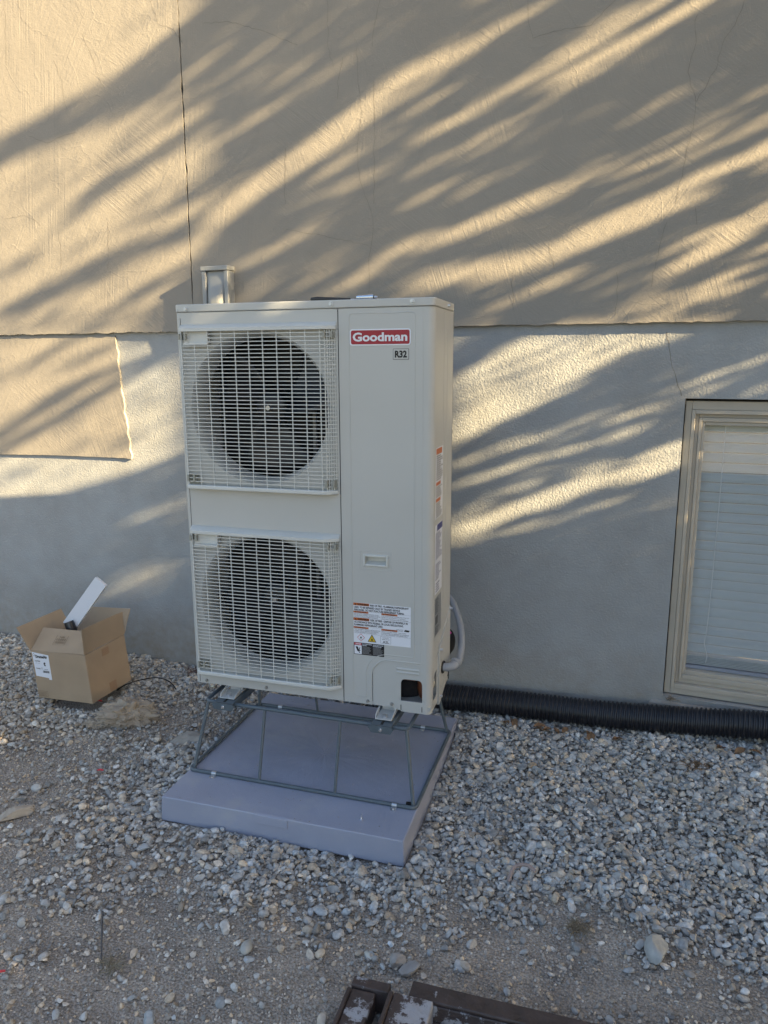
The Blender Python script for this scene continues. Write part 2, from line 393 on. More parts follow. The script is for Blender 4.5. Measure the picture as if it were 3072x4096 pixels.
# sloping masonry sill in front
wp('sill', MB().hexa([(OX0 - 0.055, WY - 0.012, OZ0 - 0.10), (x1, WY - 0.012, OZ0 - 0.10), (x1, WY + 0.045, OZ0 - 0.10), (OX0 - 0.055, WY + 0.045, OZ0 - 0.10),
                      (OX0 - 0.055, WY - 0.012, OZ0 - 0.030), (x1, WY - 0.012, OZ0 - 0.030), (x1, WY + 0.029, OZ0 + 0.002), (OX0 - 0.012, WY + 0.029, OZ0 + 0.002)]),
   mat('sill_render', (0.31, 0.28, 0.245), 0.9, var=0.18, vscale=25, bump=0.6, bscale=120, bdist=0.003), bevel=0.004)
def glass():
    M = bpy.data.materials.new('window_glass'); M.use_nodes = True
    n = M.node_tree.nodes; l = M.node_tree.links; n.remove(n['Principled BSDF'])
    tr = n.new('ShaderNodeBsdfTransparent'); tr.inputs[0].default_value = (0.97, 0.98, 0.98, 1)
    gl = n.new('ShaderNodeBsdfGlossy'); gl.inputs['Roughness'].default_value = 0.01
    fz = n.new('ShaderNodeFresnel'); fz.inputs[0].default_value = 1.5
    mx = n.new('ShaderNodeMixShader'); l.new(fz.outputs[0], mx.inputs[0]); l.new(tr.outputs[0], mx.inputs[1]); l.new(gl.outputs[0], mx.inputs[2])
    l.new(mx.outputs[0], n['Material Output'].inputs[0]); return M
wp('pane', MB().box(r4[0] - 0.01, r4[1] + 0.01, FY + 0.040, FY + 0.045, r4[2] - 0.01, r4[3] + 0.01), glass(), bevel=None)
wp('interior_wall', MB().box(OX0 - 0.2, x1 + 0.2, WY + 0.9, WY + 0.95, OZ0 - 0.3, OZ1 + 0.4), mat('room_wall', (0.05, 0.05, 0.05), 0.9), bevel=None)
# venetian blind hanging inside
bl = empty('window_blind', (OX0, WY + 0.105, r4[2]), 'white slatted venetian blind hanging closed behind the window glass', 'blind')
M_slat = mat('blind_white', (0.56, 0.60, 0.64), 0.5, var=0.02)
bx0, bx1 = 0.060, x1 - OX0 - 0.06
sl_me = None
ztop, zbot = r4[3] - r4[2] + 0.02, 0.078
n_s = 24; pit = 0.0407; 
for k in range(n_s):
    zc = ztop - 0.03 - k * pit * 0.985
    if zc < zbot: break
    if sl_me is None:
        sm = MB(); prof = [(-0.5 + i / 6) for i in range(7)]
        for xx in (bx0, bx1):
            for t in prof: sm.v.append((xx, -0.004 * (1 - 4 * t * t), t * 0.0380))
            for t in prof: sm.v.append((xx, -0.004 * (1 - 4 * t * t) + 0.0018, t * 0.0380))
        for i in range(6): sm.f += [(i, i + 1, 14 + i + 1, 14 + i), (7 + i, 14 + 7 + i, 14 + 7 + i + 1, 7 + i + 1)]
        sm.f += [(0, 14, 21, 7), (6, 13, 27, 20)]
        sl_me = mesh('slat', sm, 40); sl_me.materials.append(M_slat)
    o = link('slat', sl_me, None, bl); o.location = (0, 0, zc)
    o.rotation_euler = (R(-16 - 1.2 * max(0, k - 14) - (10 if k > 20 else 0)), 0, 0)
for k in range(6):
    link_o = ob('stacked_slat', MB().box(bx0, bx1, -0.020, 0.020, 0.020 + k * 0.0065, 0.0242 + k * 0.0065), M_slat, bl)
ob('bottom_rail', MB().box(bx0, bx1, -0.022, 0.022, -0.012, 0.014), mat('rail_blue_white', (0.42, 0.44, 0.55), 0.5), bl, bevel=0.003)
ob('head_rail', MB().box(bx0, bx1, -0.03, 0.03, ztop - 0.01, ztop + 0.03), M_slat, bl, bevel=0.002)
cz = [(0.155, -0.03, ztop - 0.01), (0.155, -0.031, 0.6), (0.153, -0.031, 0.3), (0.15, -0.031, 0.16), (0.145, -0.032, 0.12), (0.152, -0.033, 0.095), (0.16, -0.033, 0.065), (0.156, -0.033, 0.035)]
ob('lift_cord', MB().tube(cz, 0.0016, 6), mat('cord_white', (0.75, 0.77, 0.8), 0.6), bl, smooth=60)

# ------------------------------------------------------------------ the tree that dapples the wall
SUN_GAPS = [
 ('p',[(-1.9,3.6),(-0.48,3.36),(-0.51,3.06),(-0.63,3.02),(-1.03,2.86),(-1.64,2.7),(-2.07,2.58)],0.0,1),
 ('d',[(-0.48,3.17),(-0.74,3.11),(-0.99,3.03)],0.038,0.3),
 ('p',[(-2.09,2.44),(-1.66,2.58),(-1.19,2.64),(-0.88,2.73),(-0.49,2.76),(-0.49,2.07),(-0.64,1.97),(-0.9,1.78),(-2.2,1.81)],0.0,0.9),
 ('d',[(-0.49,2.69),(-0.82,2.72),(-1.08,2.67)],0.07,0.5),
 ('d',[(-0.48,2.61),(-0.79,2.51),(-1.04,2.42),(-1.32,2.29)],0.085,0.8),
 ('d',[(-0.48,2.37),(-0.75,2.26),(-0.92,2.2)],0.063,0.75),
 ('d',[(-0.47,2.22),(-0.68,2.15),(-0.96,2.09),(-1.34,1.96),(-1.76,1.83),(-2.13,1.7)],0.097,0.97),
 ('d',[(-0.45,2.09),(-0.69,1.97),(-0.92,1.88),(-1.11,1.79)],0.067,0.65),
 ('d',[(-1.21,2.53),(-1.68,2.39)],0.062,0.35),
 ('d',[(-0.46,2.8),(-0.82,2.8),(-1.19,2.69),(-1.56,2.6)],0.047,0.6),
 ('l',[(-0.49,2.74),(-0.26,2.77),(-0.13,2.82)],0.047,0.4),
 ('l',[(-0.5,2.52),(-0.32,2.59),(0.01,2.71),(0.21,2.79)],0.05,0.5),
 ('l',[(0.46,2.69),(0.3,2.59),(0.07,2.46),(-0.16,2.36),(-0.36,2.27),(-0.48,2.2)],0.126,0.95),
 ('l',[(0.46,2.37),(0.18,2.3),(-0.01,2.24)],0.043,0.45),
 ('l',[(0.12,2.18),(-0.17,2.05),(-0.3,2.01)],0.056,0.6),
 ('l',[(0.46,2.04),(0.27,1.93),(0.09,1.86)],0.049,0.6),
 ('l',[(0.45,2.64),(0.58,2.71),(0.78,2.79)],0.077,0.9),
 ('l',[(0.78,2.79),(0.96,2.85),(1.11,2.9),(1.2,2.94)],0.047,0.65),
 ('l',[(0.74,2.93),(0.86,2.98)],0.04,0.5),
 ('l',[(0.85,2.57),(1.03,2.66),(1.19,2.72),(1.33,2.79)],0.075,0.85),
 ('l',[(1.07,2.6),(1.25,2.67),(1.41,2.73),(1.57,2.8),(1.69,2.86)],0.058,0.97),
 ('l',[(0.54,2.46),(0.71,2.52),(0.87,2.57),(1.07,2.6)],0.046,0.65),
 ('l',[(0.42,2.3),(0.67,2.38),(0.89,2.47),(1.07,2.55)],0.038,0.65),
 ('d',[(0.46,2.52),(0.76,2.63),(0.98,2.73),(1.17,2.82)],0.037,0.5),
 ('l',[(0.75,2.23),(0.88,2.29),(0.99,2.32)],0.044,0.5),
 ('l',[(0.46,2.03),(0.77,2.1),(0.98,2.17),(1.14,2.22),(1.24,2.29)],0.074,0.72),
 ('l',[(0.5,1.88),(0.77,1.93),(1.02,1.95),(1.2,2.03),(1.37,2.1),(1.51,2.14),(1.6,2.18)],0.108,0.93),
 ('l',[(1.1,2.11),(1.26,2.16),(1.42,2.24)],0.042,0.5),
 ('d',[(0.46,1.87),(0.65,1.97),(0.85,2.04),(1.09,2.11),(1.3,2.2)],0.038,0.7),
 ('d',[(1.02,2.01),(1.2,2.08),(1.37,2.16)],0.024,0.6),
 ('l',[(1.51,2.16),(1.64,2.22),(1.74,2.26),(1.84,2.3),(1.92,2.37)],0.075,0.95),
 ('l',[(1.52,2.27),(1.64,2.32),(1.75,2.37),(1.91,2.45)],0.039,0.5),
 ('l',[(1.17,2.46),(1.3,2.5),(1.4,2.53)],0.036,0.4),
 ('l',[(1.32,2.46),(1.47,2.5)],0.022,0.35),
 ('l',[(1.8,2.21),(1.93,2.26)],0.029,0.6),
 ('l',[(1.95,2.15),(1.81,2.06),(1.66,1.98),(1.53,1.89),(1.43,1.79)],0.095,0.95),
 ('l',[(1.74,2.06),(1.6,2.0)],0.041,0.6),
 ('l',[(1.94,2.2),(1.87,2.16)],0.035,0.7),
 ('l',[(1.75,1.83),(1.59,1.79),(1.43,1.76)],0.064,0.85),
 ('l',[(0.8,1.77),(0.95,1.82),(1.04,1.85),(1.2,1.92)],0.05,0.75),
 ('d',[(1.63,1.93),(1.49,1.83),(1.39,1.75)],0.026,0.3),
 ('p',[(0.78,1.54),(0.95,1.64),(1.13,1.72),(1.62,1.73),(1.79,1.73),(1.7,1.69),(1.45,1.62),(1.31,1.5),(1.08,1.39),(0.87,1.29),(0.77,1.2)],0.0,0.92),
 ('d',[(1.33,1.71),(1.23,1.64),(1.14,1.57),(1.03,1.51)],0.043,0.45),
 ('d',[(1.56,1.67),(1.4,1.57),(1.23,1.49)],0.03,0.25),
 ('p',[(0.69,1.73),(0.92,1.73),(0.77,1.65),(0.69,1.61)],0.0,0.75),
 ('l',[(0.76,1.14),(1.0,1.25),(1.16,1.3),(1.31,1.35)],0.05,0.75),
 ('l',[(0.77,1.04),(0.9,1.12),(1.03,1.16)],0.038,0.65),
 ('l',[(1.03,1.17),(1.25,1.23),(1.4,1.29),(1.54,1.33),(1.72,1.4)],0.035,0.68),
 ('l',[(0.77,0.89),(0.92,0.99),(1.09,1.08),(1.25,1.15),(1.37,1.19)],0.075,0.75),
 ('l',[(0.77,0.83),(1.01,0.96),(1.25,1.06),(1.41,1.13),(1.55,1.2),(1.73,1.29)],0.084,0.96),
 ('l',[(1.48,1.13),(1.6,1.18),(1.74,1.24)],0.078,0.95),
 ('l',[(0.76,0.77),(0.97,0.86),(1.26,0.97),(1.52,1.07)],0.03,0.55),
 ('l',[(1.87,1.57),(2.0,1.64)],0.042,0.45),
 ('l',[(1.93,1.49),(2.01,1.53)],0.028,0.4),
 ('p',[(-2.18,1.81),(-0.62,1.73),(-0.63,1.16),(-0.78,1.09),(-1.2,0.97),(-1.7,0.81),(-2.37,0.63)],0.0,0.88),
 ('d',[(-1.25,1.71),(-1.51,1.62),(-1.74,1.53)],0.041,0.5),
 ('d',[(-0.66,1.67),(-0.94,1.58),(-1.25,1.5),(-1.48,1.4),(-1.85,1.21),(-2.04,1.1)],0.066,0.88),
 ('d',[(-0.6,1.64),(-0.79,1.61),(-0.89,1.57)],0.101,0.85),
 ('d',[(-1.01,1.48),(-1.2,1.39),(-1.4,1.31),(-1.57,1.22)],0.036,0.62),
 ('d',[(-0.94,1.23),(-1.14,1.14)],0.042,0.3),
 ('l',[(-0.56,0.61),(-0.82,0.53),(-1.08,0.44),(-1.31,0.32)],0.135,0.62),
 ('l',[(-0.55,0.78),(-0.86,0.67),(-1.13,0.56)],0.121,0.55),
 ('l',[(-0.6,0.91),(-0.9,0.82),(-1.18,0.7)],0.068,0.35),
 ('p',[(-0.55,0.88),(-0.58,0.38),(-0.94,0.29),(-1.22,0.35),(-1.21,0.62)],0.0,0.28),
 ('l',[(-1.19,0.64),(-1.44,0.55),(-1.65,0.45)],0.083,0.35),
]
# gaps whose light falls on the machine's front and on the soil at the left
SUN_GAPS += [('l',[(-4.0,0.10),(-3.2,0.42)],0.22,0.5),('l',[(-5.5,-1.82),(-4.8,-1.56)],0.15,0.85),('d',[(-0.9,1.70),(-0.62,1.84)],0.13,0.9)]

def seg_dist(px, pz, pts):
    d = np.full(px.shape, 1e9)
    for (ax, az), (bx, bz) in zip(pts, pts[1:]):
        dx, dz = bx - ax, bz - az; L2 = dx * dx + dz * dz + 1e-12
        t = np.clip(((px - ax) * dx + (pz - az) * dz) / L2, 0, 1)
        d = np.minimum(d, np.hypot(px - ax - t * dx, pz - az - t * dz))
    return d
def in_poly(px, pz, pts):
    c = np.zeros(px.shape, bool); n_ = len(pts)
    for i in range(n_):
        (x0, z0), (x1_, z1) = pts[i], pts[(i + 1) % n_]
        if z0 == z1: continue
        k = ((z0 > pz) != (z1 > pz)) & (px < (x1_ - x0) * (pz - z0) / (z1 - z0) + x0); c ^= k
    return c
def openness(px, pz):
    """how much sun the crown lets through to a point of the wall"""
    o = np.full(px.shape, 0.001)
    for k, pts, wd, s in SUN_GAPS:
        if k == 'p': o = np.where(in_poly(px, pz, pts), np.maximum(o, s), o)
        else:
            if k == 'l': wd = wd * 0.92
            f = 1 - smooth01(wd * 0.30, wd * 0.54, seg_dist(px, pz, pts))
            o = np.maximum(o, s * f) if k == 'l' else o * (1 - s * f)
    # thin twigs break the gaps into finer streaks
    q = pz - px * SUN.z / SUN.x; tw = np.sin(q * 83 + 2.6 * np.sin(px * 2.9 + 1)) * np.sin(q * 47 + 2.3 * np.sin(px * 2.1)) + 0.55 * np.sin(q * 24 + 1.5 * np.sin(px * 1.7 + 2))
    # chinks that let faint streaks through the dense part of the crown
    t2 = np.sin(q * 71 + 3.1 * np.sin(px * 2.3 + 4)) * np.sin(q * 37 + 2.0 * np.sin(px * 3.3)) + 0.5 * np.sin(q * 13 + 2.4 * np.sin(px * 2.6 + 1))
    o = np.where((pz > 1.0) & (px > -2.4), np.maximum(o, 0.34 * smooth01(0.35, 0.95, t2)), o)
    return o * (1 - 0.62 * smooth01(0.0, 0.7, tw) * np.clip((1 - o) * 5, 0, 1))
SX, SZ = SUN.x / -SUN.y, SUN.z / -SUN.y
def leaves(n_, x0, x1_, z0, z1, size, X0, X1, tau, seed):
    rr = np.random.default_rng(seed)
    x = rr.uniform(x0, x1_, n_); z = rr.uniform(z0, z1, n_)
    o = openness(x, z); keep = rr.random(n_) < np.clip(-np.log(o + 0.002) / tau, 0, 1)
    x, z = x[keep], z[keep]; n_ = len(x)
    X = rr.uniform(X0, X1, n_); dx = X - x
    P = np.stack([X, WY - dx / SX, z + dx * SZ / SX], -1)
    ok = P[:, 2] > 0.7; P = P[ok]; n_ = len(P)
    nrm = np.array(SUN)[None] * 0.9 + rr.normal(0, 0.6, (n_, 3)); nrm /= np.linalg.norm(nrm, axis=1)[:, None]
    a = np.cross(nrm, rr.normal(0, 1, (n_, 3))); a /= np.linalg.norm(a, axis=1)[:, None]; b = np.cross(nrm, a)
    s_ = size * rr.uniform(0.7, 1.3, n_)[:, None]
    V = np.stack([P - a * s_ * 0.5, P + b * s_ * 0.3, P + a * s_ * 0.5, P - b * s_ * 0.3], 1)
    return V.reshape(-1, 3)
V1 = leaves(82000, -2.45, 2.7, 0.15, 3.75, 0.036, 4.3, 5.7, 6.6, 11)
V2 = leaves(70000, -17, 2.7, -7.0, 0.75, 0.15, 4.9, 6.9, 8.0, 12)
V3 = leaves(3500, -6, 2.7, 3.75, 5.2, 0.10, 4.5, 6.5, 4.0, 13)
V = np.concatenate([V1, V2, V3]); nl = len(V) // 4
cm = bpy.data.meshes.new('crown'); cm.vertices.add(len(V)); cm.vertices.foreach_set('co', V.ravel().astype(np.float32))
cm.loops.add(nl * 4); cm.loops.foreach_set('vertex_index', np.arange(nl * 4, dtype=np.int32))
cm.polygons.add(nl); cm.polygons.foreach_set('loop_start', np.arange(0, nl * 4, 4, dtype=np.int32)); cm.update(); cm.validate()
tx, ty = 5.6, -1.5
tree = empty('shade_tree', (tx, ty, 0), 'broad leafy tree beside the house, casting dappled shade on the wall', 'tree')
cr_o = link('crown', cm, mat('leaf_green', (0.06, 0.09, 0.03), 0.6, var=0.3, vscale=3), tree); cr_o.location = (-tx, -ty, 0)
tk = MB().tube([(0, 0, -0.1), (0.03, 0.02, 0.8), (-0.02, 0.05, 1.7), (0.02, 0.1, 2.8), (0, 0.3, 4.2), (-0.1, 0.5, 5.4)], [0.17, 0.13, 0.11, 0.09, 0.06, 0.02], 12)
ob('trunk', tk, mat('bark', (0.12, 0.09, 0.065), 0.95, var=0.3, bump=1, bscale=25, bdist=0.02), tree, smooth=60)
rb = random.Random(5)
for k in range(9):
    z0 = 1.5 + 0.38 * k; a = k * 2.4; L_ = rb.uniform(0.7, 1.5)
    e = (math.cos(a) * L_ * 0.5, math.sin(a) * L_ + 0.3, z0 + rb.uniform(0.3, 0.7))
    ob('limb', MB().tube([(0, 0.1, z0), (e[0] * .5, e[1] * .5, z0 + .3), e], [0.045, 0.03, 0.01], 8), bpy.data.materials['bark'], tree, smooth=60)

# ------------------------------------------------------------------ lettering helper
def text_mb(body, x0, x1, z0, z1, y, bold=0.0, fn=None):
    """letters fitted into the rectangle x0..x1, z0..z1; fn maps (u, v) to 3-D, default the plane y"""
    c = bpy.data.curves.new('t', 'FONT'); c.body = body; c.size = 1; c.offset = bold; c.resolution_u = 3; c.fill_mode = 'FRONT'
    o = bpy.data.objects.new('t', c)
    me = bpy.data.meshes.new_from_object(o)
    n_ = len(me.vertices); co = np.zeros(n_ * 3); me.vertices.foreach_get('co', co); co = co.reshape(-1, 3)
    lo, hi = co.min(0), co.max(0)
    u = x0 + (co[:, 0] - lo[0]) / (hi[0] - lo[0]) * (x1 - x0); v = z0 + (co[:, 1] - lo[1]) / max(hi[1] - lo[1], 1e-6) * (z1 - z0)
    fn = fn or (lambda a, b: (a, y, b))
    mb = MB(); mb.v = [fn(a, b) for a, b in zip(u.tolist(), v.tolist())]; mb.f = [tuple(p_.vertices) for p_ in me.polygons]
    bpy.data.meshes.remove(me); bpy.data.objects.remove(o); bpy.data.curves.remove(c)
    return mb
def merge(*mbs):
    r_ = MB()
    for q in mbs: r_.add(q.v, q.f)
    return r_

# ------------------------------------------------------------------ the heat pump
ZB, UA, UR = 0.3784, 0.0786, -0.0032
UW, UH, UD = 0.94, 1.4218, 0.3045
M_case = mat('beige_enamel', (0.455, 0.46, 0.442), 0.38, var=0.025, vscale=3, spec=0.5)
M_grille = mat('grille_plastic', (0.55, 0.56, 0.535), 0.5, var=0.03)
M_black = mat('black_plastic', (0.003, 0.003, 0.004), 0.6)
M_steel = mat('zinc_steel', (0.55, 0.56, 0.58), 0.35, metal=0.9, var=0.1, vscale=40)
M_white = mat('label_white', (0.70, 0.725, 0.78), 0.4)
M_red = mat('logo_red', (0.30, 0.006, 0.022), 0.35)
M_ink = mat('black_ink', (0.006, 0.006, 0.007), 0.5)
M_orange = mat('label_orange', (0.48, 0.12, 0.025), 0.45)
M_copper = mat('copper', (0.30, 0.12, 0.07), 0.4, metal=0.8, var=0.25, vscale=30)
M_fan = mat('fan_black', (0.003, 0.0035, 0.006), 0.45)
hpump = empty('heat_pump', (0, 0, ZB), 'tall beige two-fan outdoor heat pump unit on a wire stand', 'heat pump', rot=(0, UR, UA))
def up(name, mb, m_, smooth=None, bevel=None, parent=None, segs=2, label=None, solid=None):
    o = ob(name, mb, m_, parent if parent is not None else hpump, smooth, bevel, segs)
    if solid:
        md = o.modifiers.new('thickness', 'SOLIDIFY'); md.thickness = solid; md.offset = 0
    if label: o['label'] = label
    return o
def sheet(cols, path):
    """cols: list of (s, zb, zt, [(h0,h1), ...]); path(s) -> (x, y).  Quads between neighbouring columns, holes left out"""
    mb = MB(); prev = None
    for s, zb_, zt_, holes in cols:
        e = [zb_]
        for h0, h1 in holes: e += [h0, h1]
        e.append(zt_); b = len(mb.v); x, y = path(s)
        mb.v += [(x, y, z) for z in e]
        if prev is not None and abs(prev[0] - s) > 1e-7:
            for k in range(0, len(e), 2):
                if abs(e[k + 1] - e[k]) + abs(prev[2][k + 1] - prev[2][k]) > 1e-7:
                    mb.f.append((prev[1] + k, b + k, b + k + 1, prev[1] + k + 1))
        prev = (s, b, e)
    return mb
FAN = [(0.312, 1.060), (0.312, 0.338)]; RF = 0.268
# left front panel with the two fan openings
cols = []; xs = sorted(set([0.012, 0.018] + [round(0.312 - RF * math.cos(R(a)), 6) for a in np.linspace(0, 180, 61)] + [0.6105]))
for x in xs:
    h = math.sqrt(max(RF * RF - (x - 0.312) ** 2, 0)) if abs(x - 0.312) < RF else 0
    cols.append((x, 0.0, 1.394, [(0.338 - h, 0.338 + h), (1.060 - h, 1.060 + h)]))
up('front_panel', sheet(cols, lambda s: (s, 0.0)), M_case)
# left corner post and side, back, floor pan
cp = [(0.012, 0.0)] + [(0.012 - 0.012 * math.sin(R(a)), 0.012 - 0.012 * math.cos(R(a))) for a in (15, 30, 45, 60, 75, 90)] + [(0, UD)]
sd = MB()
for i in range(len(cp) - 1):
    sd.add([(cp[i][0], cp[i][1], 0), (cp[i + 1][0], cp[i + 1][1], 0), (cp[i + 1][0], cp[i + 1][1], 1.394), (cp[i][0], cp[i][1], 1.394)], [(0, 1, 2, 3)])
up('side_panel', sd, M_case, smooth=40)
up('corner_seam', MB().box(0.0172, 0.0186, -0.0008, 0.004, 0.004, 1.375), M_dark)
up('back_panel', MB().box(0.0, UW, UD - 0.004, UD - 0.001, 0.0, 1.394), M_black)
up('base_pan', MB().box(0.003, UW - 0.003, 0.004, UD - 0.005, 0.0, 0.012), mat('pan_grey', (0.40, 0.41, 0.40), 0.5))
up('partition', MB().box(0.605, 0.609, 0.004, UD - 0.006, 0.012, 1.39), M_black)
up('coil', MB().box(0.02, 0.60, 0.262, 0.27, 0.02, 1.38), M_black)
for fx, fz in FAN:
    n_ = 72; mb = MB(); prof = [(RF, 0.0), (0.2625, 0.006), (0.257, 0.016), (0.2525, 0.030), (0.250, 0.048), (0.250, 0.085)]
    for r_, y in prof:
        for j in range(n_): a = 2 * math.pi * j / n_; mb.v.append((fx + r_ * math.cos(a), y, fz + r_ * math.sin(a)))
    for i in range(len(prof) - 1):
        for j in range(n_): mb.f.append((i * n_ + j, i * n_ + (j + 1) % n_, (i + 1) * n_ + (j + 1) % n_, (i + 1) * n_ + j))
    up('bell_mouth', mb, M_case, smooth=50)
    # fan: hub, three swept blades, shaft nut
    fan = empty('fan', (fx, 0.10, fz), None, None); fan.parent = hpump
    hb = MB(); n_ = 32
    for r_, y in ((0.0, -0.012), (0.035, -0.012), (0.055, -0.006), (0.062, 0.01), (0.062, 0.07)):
        for j in range(n_): a = 2 * math.pi * j / n_; hb.v.append((r_ * math.cos(a), y, r_ * math.sin(a)))
    for i in range(4):
        for j in range(n_): hb.f.append((i * n_ + j, i * n_ + (j + 1) % n_, (i + 1) * n_ + (j + 1) % n_, (i + 1) * n_ + j))
    ob('hub', hb, M_fan, fan, smooth=50)
    for k in range(3):
        bm_ = MB(); a0 = k * 120 + (20 if fz > 1 else 75)
        for i in range(7):
            r_ = 0.058 + (0.243 - 0.058) * i / 6
            for j in range(9):
                t = j / 8; a = R(a0 + (72 - 12 * i / 6) * (t - 0.5) + 16 * (i / 6) ** 1.5); y = 0.004 + 0.07 * t + 0.012 * math.sin(t * math.pi)
                bm_.v.append((r_ * math.cos(a), y, r_ * math.sin(a)))
        bm_.f = [(i * 9 + j, i * 9 + j + 1, (i + 1) * 9 + j + 1, (i + 1) * 9 + j) for i in range(6) for j in range(8)]
        o = ob('blade', bm_, M_fan, fan, smooth=60); md = o.modifiers.new('thickness', 'SOLIDIFY'); md.thickness = 0.003
    ob('shaft_nut', MB().tube([(0, -0.030, 0), (0, -0.012, 0)], 0.009, 6), M_steel, fan)
    ob('motor_bracket', MB().box(0.11, 0.122, 0.125, 0.14, -0.24, 0.24), mat('bracket_grey', (0.16, 0.16, 0.16), 0.45, metal=0.5), fan)

# right hand service panel: front, rounded corner and side in one bent sheet
RC = 0.024; XA = 0.6135; S1 = UW - RC - XA; S2 = S1 + RC * math.pi / 2; S3 = S2 + UD - RC
def pathR(s, off=0.0):
    if s <= S1: return (XA + s, 0.0 + off)
    if s <= S2:
        a = (s - S1) / RC; return (UW - RC + (RC - off) * math.sin(a), RC - (RC - off) * math.cos(a))
    return (UW - off, RC + s - S2)
HX0, HX1, HZ0, HZ1 = 0.6985, 0.7775, 0.5265, 0.5565          # hand grip opening
def zb_front(x):
    if x <= 0.722: return 0.0
    if x < 0.777: return 0.115 + math.sqrt(max(0.055 ** 2 - (x - 0.777) ** 2, 0))
    return 0.170
zc = (HZ0 + HZ1) / 2; cols = []
def addc(x, zb_, hole): cols.append((x - XA, zb_, 1.394, [(HZ0, HZ1) if hole else (zc, zc)]))
addc(XA, 0, False); addc(0.6525, 0, False); addc(HX0, 0, False); addc(HX0, 0, True); addc(0.722, 0, True)
cols.append((0.722 - XA, 0.115, 1.394, [(HZ0, HZ1)]))
for x in np.linspace(0.7235, HX1, 14): addc(x, zb_front(x), True)
addc(HX1, zb_front(HX1), False)
for x in (0.80, 0.85, UW - RC): addc(x, 0.170, False)
for s in np.linspace(S1, S2, 8)[1:]: cols.append((s, 0.170, 1.394, [(zc, zc)]))
for y in (0.06, 0.112): cols.append((S2 + y - RC, 0.170 + 0.02 * (y - RC) / 0.09, 1.394, [(zc, zc)]))
cols.append((S2 + 0.1121 - RC, 0.200, 1.394, [(zc, zc)])); cols.append((S3, 0.300, 1.394, [(zc, zc)]))
up('service_panel', sheet(cols, pathR), M_case, smooth=40)
up('panel_seam', MB().box(0.6100, 0.6142, 0.003, 0.02, 0.0, 1.39), M_dark)
# pressed ribs in the service panel
def bead(pts, closed, r_=0.0028, dy=0.0016, fn=None):
    q = [(a, dy, b) for a, b in pts]
    if fn: q = [fn(a, b) for a, b in pts]
    if closed: q.append(q[0])
    return MB().tube(q, r_, 8)
outl = arc(0.866, 1.367, 0.010, 0, 90, 4) + arc(0.660, 1.367, 0.010, 90, 180, 4) + [(0.650, 0.5)] + arc(0.657, 0.035, 0.007, 180, 270, 3) + arc(0.692, 0.035, 0.007, 270, 360, 3) + [(0.699, 0.115)] + arc(0.779, 0.118, 0.080, 180, 90, 10)[1:] + [(0.83, 0.1975)] + arc(0.869, 0.205, 0.007, 270, 360, 3) + [(0.876, 0.8)]
up('pressed_outline', bead(outl, True), M_case, smooth=60)
arch = [(0.728, 0.02), (0.728, 0.115)] + arc(0.779, 0.115, 0.051, 180, 90, 10) + [(0.90, 0.166)]
up('arch_rib', bead([(a - 0.012 if a < 0.74 else a, b + 0.012 if b > 0.15 else b) for a, b in arch], False, 0.0034, 0.002), M_case, smooth=60)
up('corner_crease', bead([(0.9035, 1.385), (0.9035, 0.18)], False, 0.0022, 0.0014), M_case, smooth=60)
side_l = [(UW - 0.0016, 0.205, 1.33), (UW - 0.0016, 0.205, 0.36)]
up('side_rib', MB().tube(side_l, 0.003, 8), M_case, smooth=60)
up('side_rib', MB().tube([(UW - 0.0016, 0.15, 1.385), (UW - 0.0016, 0.15, 0.33)], 0.003, 8), M_case, smooth=60)
# hand grip
grip = up('hand_grip', MB().ring((HX0 - 0.006, HX1 + 0.006, HZ0 - 0.006, HZ1 + 0.006), (HX0 + .002, HX1 - .002, HZ0 + .002, HZ1 - .002), -0.005, 0.003), M_grille, bevel=0.002)
ob('pocket', MB().hexa([(HX0, 0.002, HZ0), (HX1, 0.002, HZ0), (HX1 - .004, 0.022, HZ0 + .009), (HX0 + .004, 0.022, HZ0 + .009), (HX0, 0.002, HZ1), (HX1, 0.002, HZ1), (HX1 - .004, 0.022, HZ1), (HX0 + .004, 0.022, HZ1)]), M_grille, grip)
bpy.data.meshes[grip.children[0].data.name].polygons.data
pm = MB(); pm.add([(HX0, 0.002, HZ0), (HX1, 0.002, HZ0), (HX1 - .004, 0.022, HZ0 + .009), (HX0 + .004, 0.022, HZ0 + .009), (HX0, 0.002, HZ1), (HX1, 0.002, HZ1), (HX1 - .004, 0.022, HZ1), (HX0 + .004, 0.022, HZ1)], [(0, 1, 2, 3), (4, 7, 6, 5), (3, 2, 6, 7), (0, 3, 7, 4), (1, 5, 6, 2)])
bpy.data.objects.remove(grip.children[0]); ob('pocket', pm, M_grille, grip, recalc=False)
up('grip_outline', bead(rrect(0.681, 0.795, 0.506, 0.574, 0.004, 3), True, 0.0022, 0.0014), M_case, smooth=60)
# lower corner cover with the two open windows
SA = 0.7235 - XA; FY2 = 0.004; cols = []
F0, F1, FZ0, FZ1 = 0.828, 0.9065, 0.030, 0.113
def hz(x):
    r_ = 0.016; z1 = FZ1
    for e in (F0, F1):
        d = abs(x - e)
        if d < r_ + 1e-9: z1 = min(z1, FZ1 - r_ + math.sqrt(max(r_ * r_ - (r_ - d) ** 2, 0)))
    return (FZ0, z1)
fz_c = 0.07
def bot(s): return -0.008 if s > 0.80 - XA else 0.0
for x in (0.7235, 0.80): cols.append((x - XA, 0.0, 0.169, [(fz_c, fz_c)]))
cols.append((0.8001 - XA, -0.006, 0.169, [(fz_c, fz_c)])); cols.append((F0 - XA, -0.008, 0.169, [(fz_c, fz_c)]))
for x in list(np.linspace(F0, F0 + 0.016, 6)) + list(np.linspace(F1 - 0.016, F1, 6)): cols.append((x - XA, -0.012, 0.169, [hz(x)]))
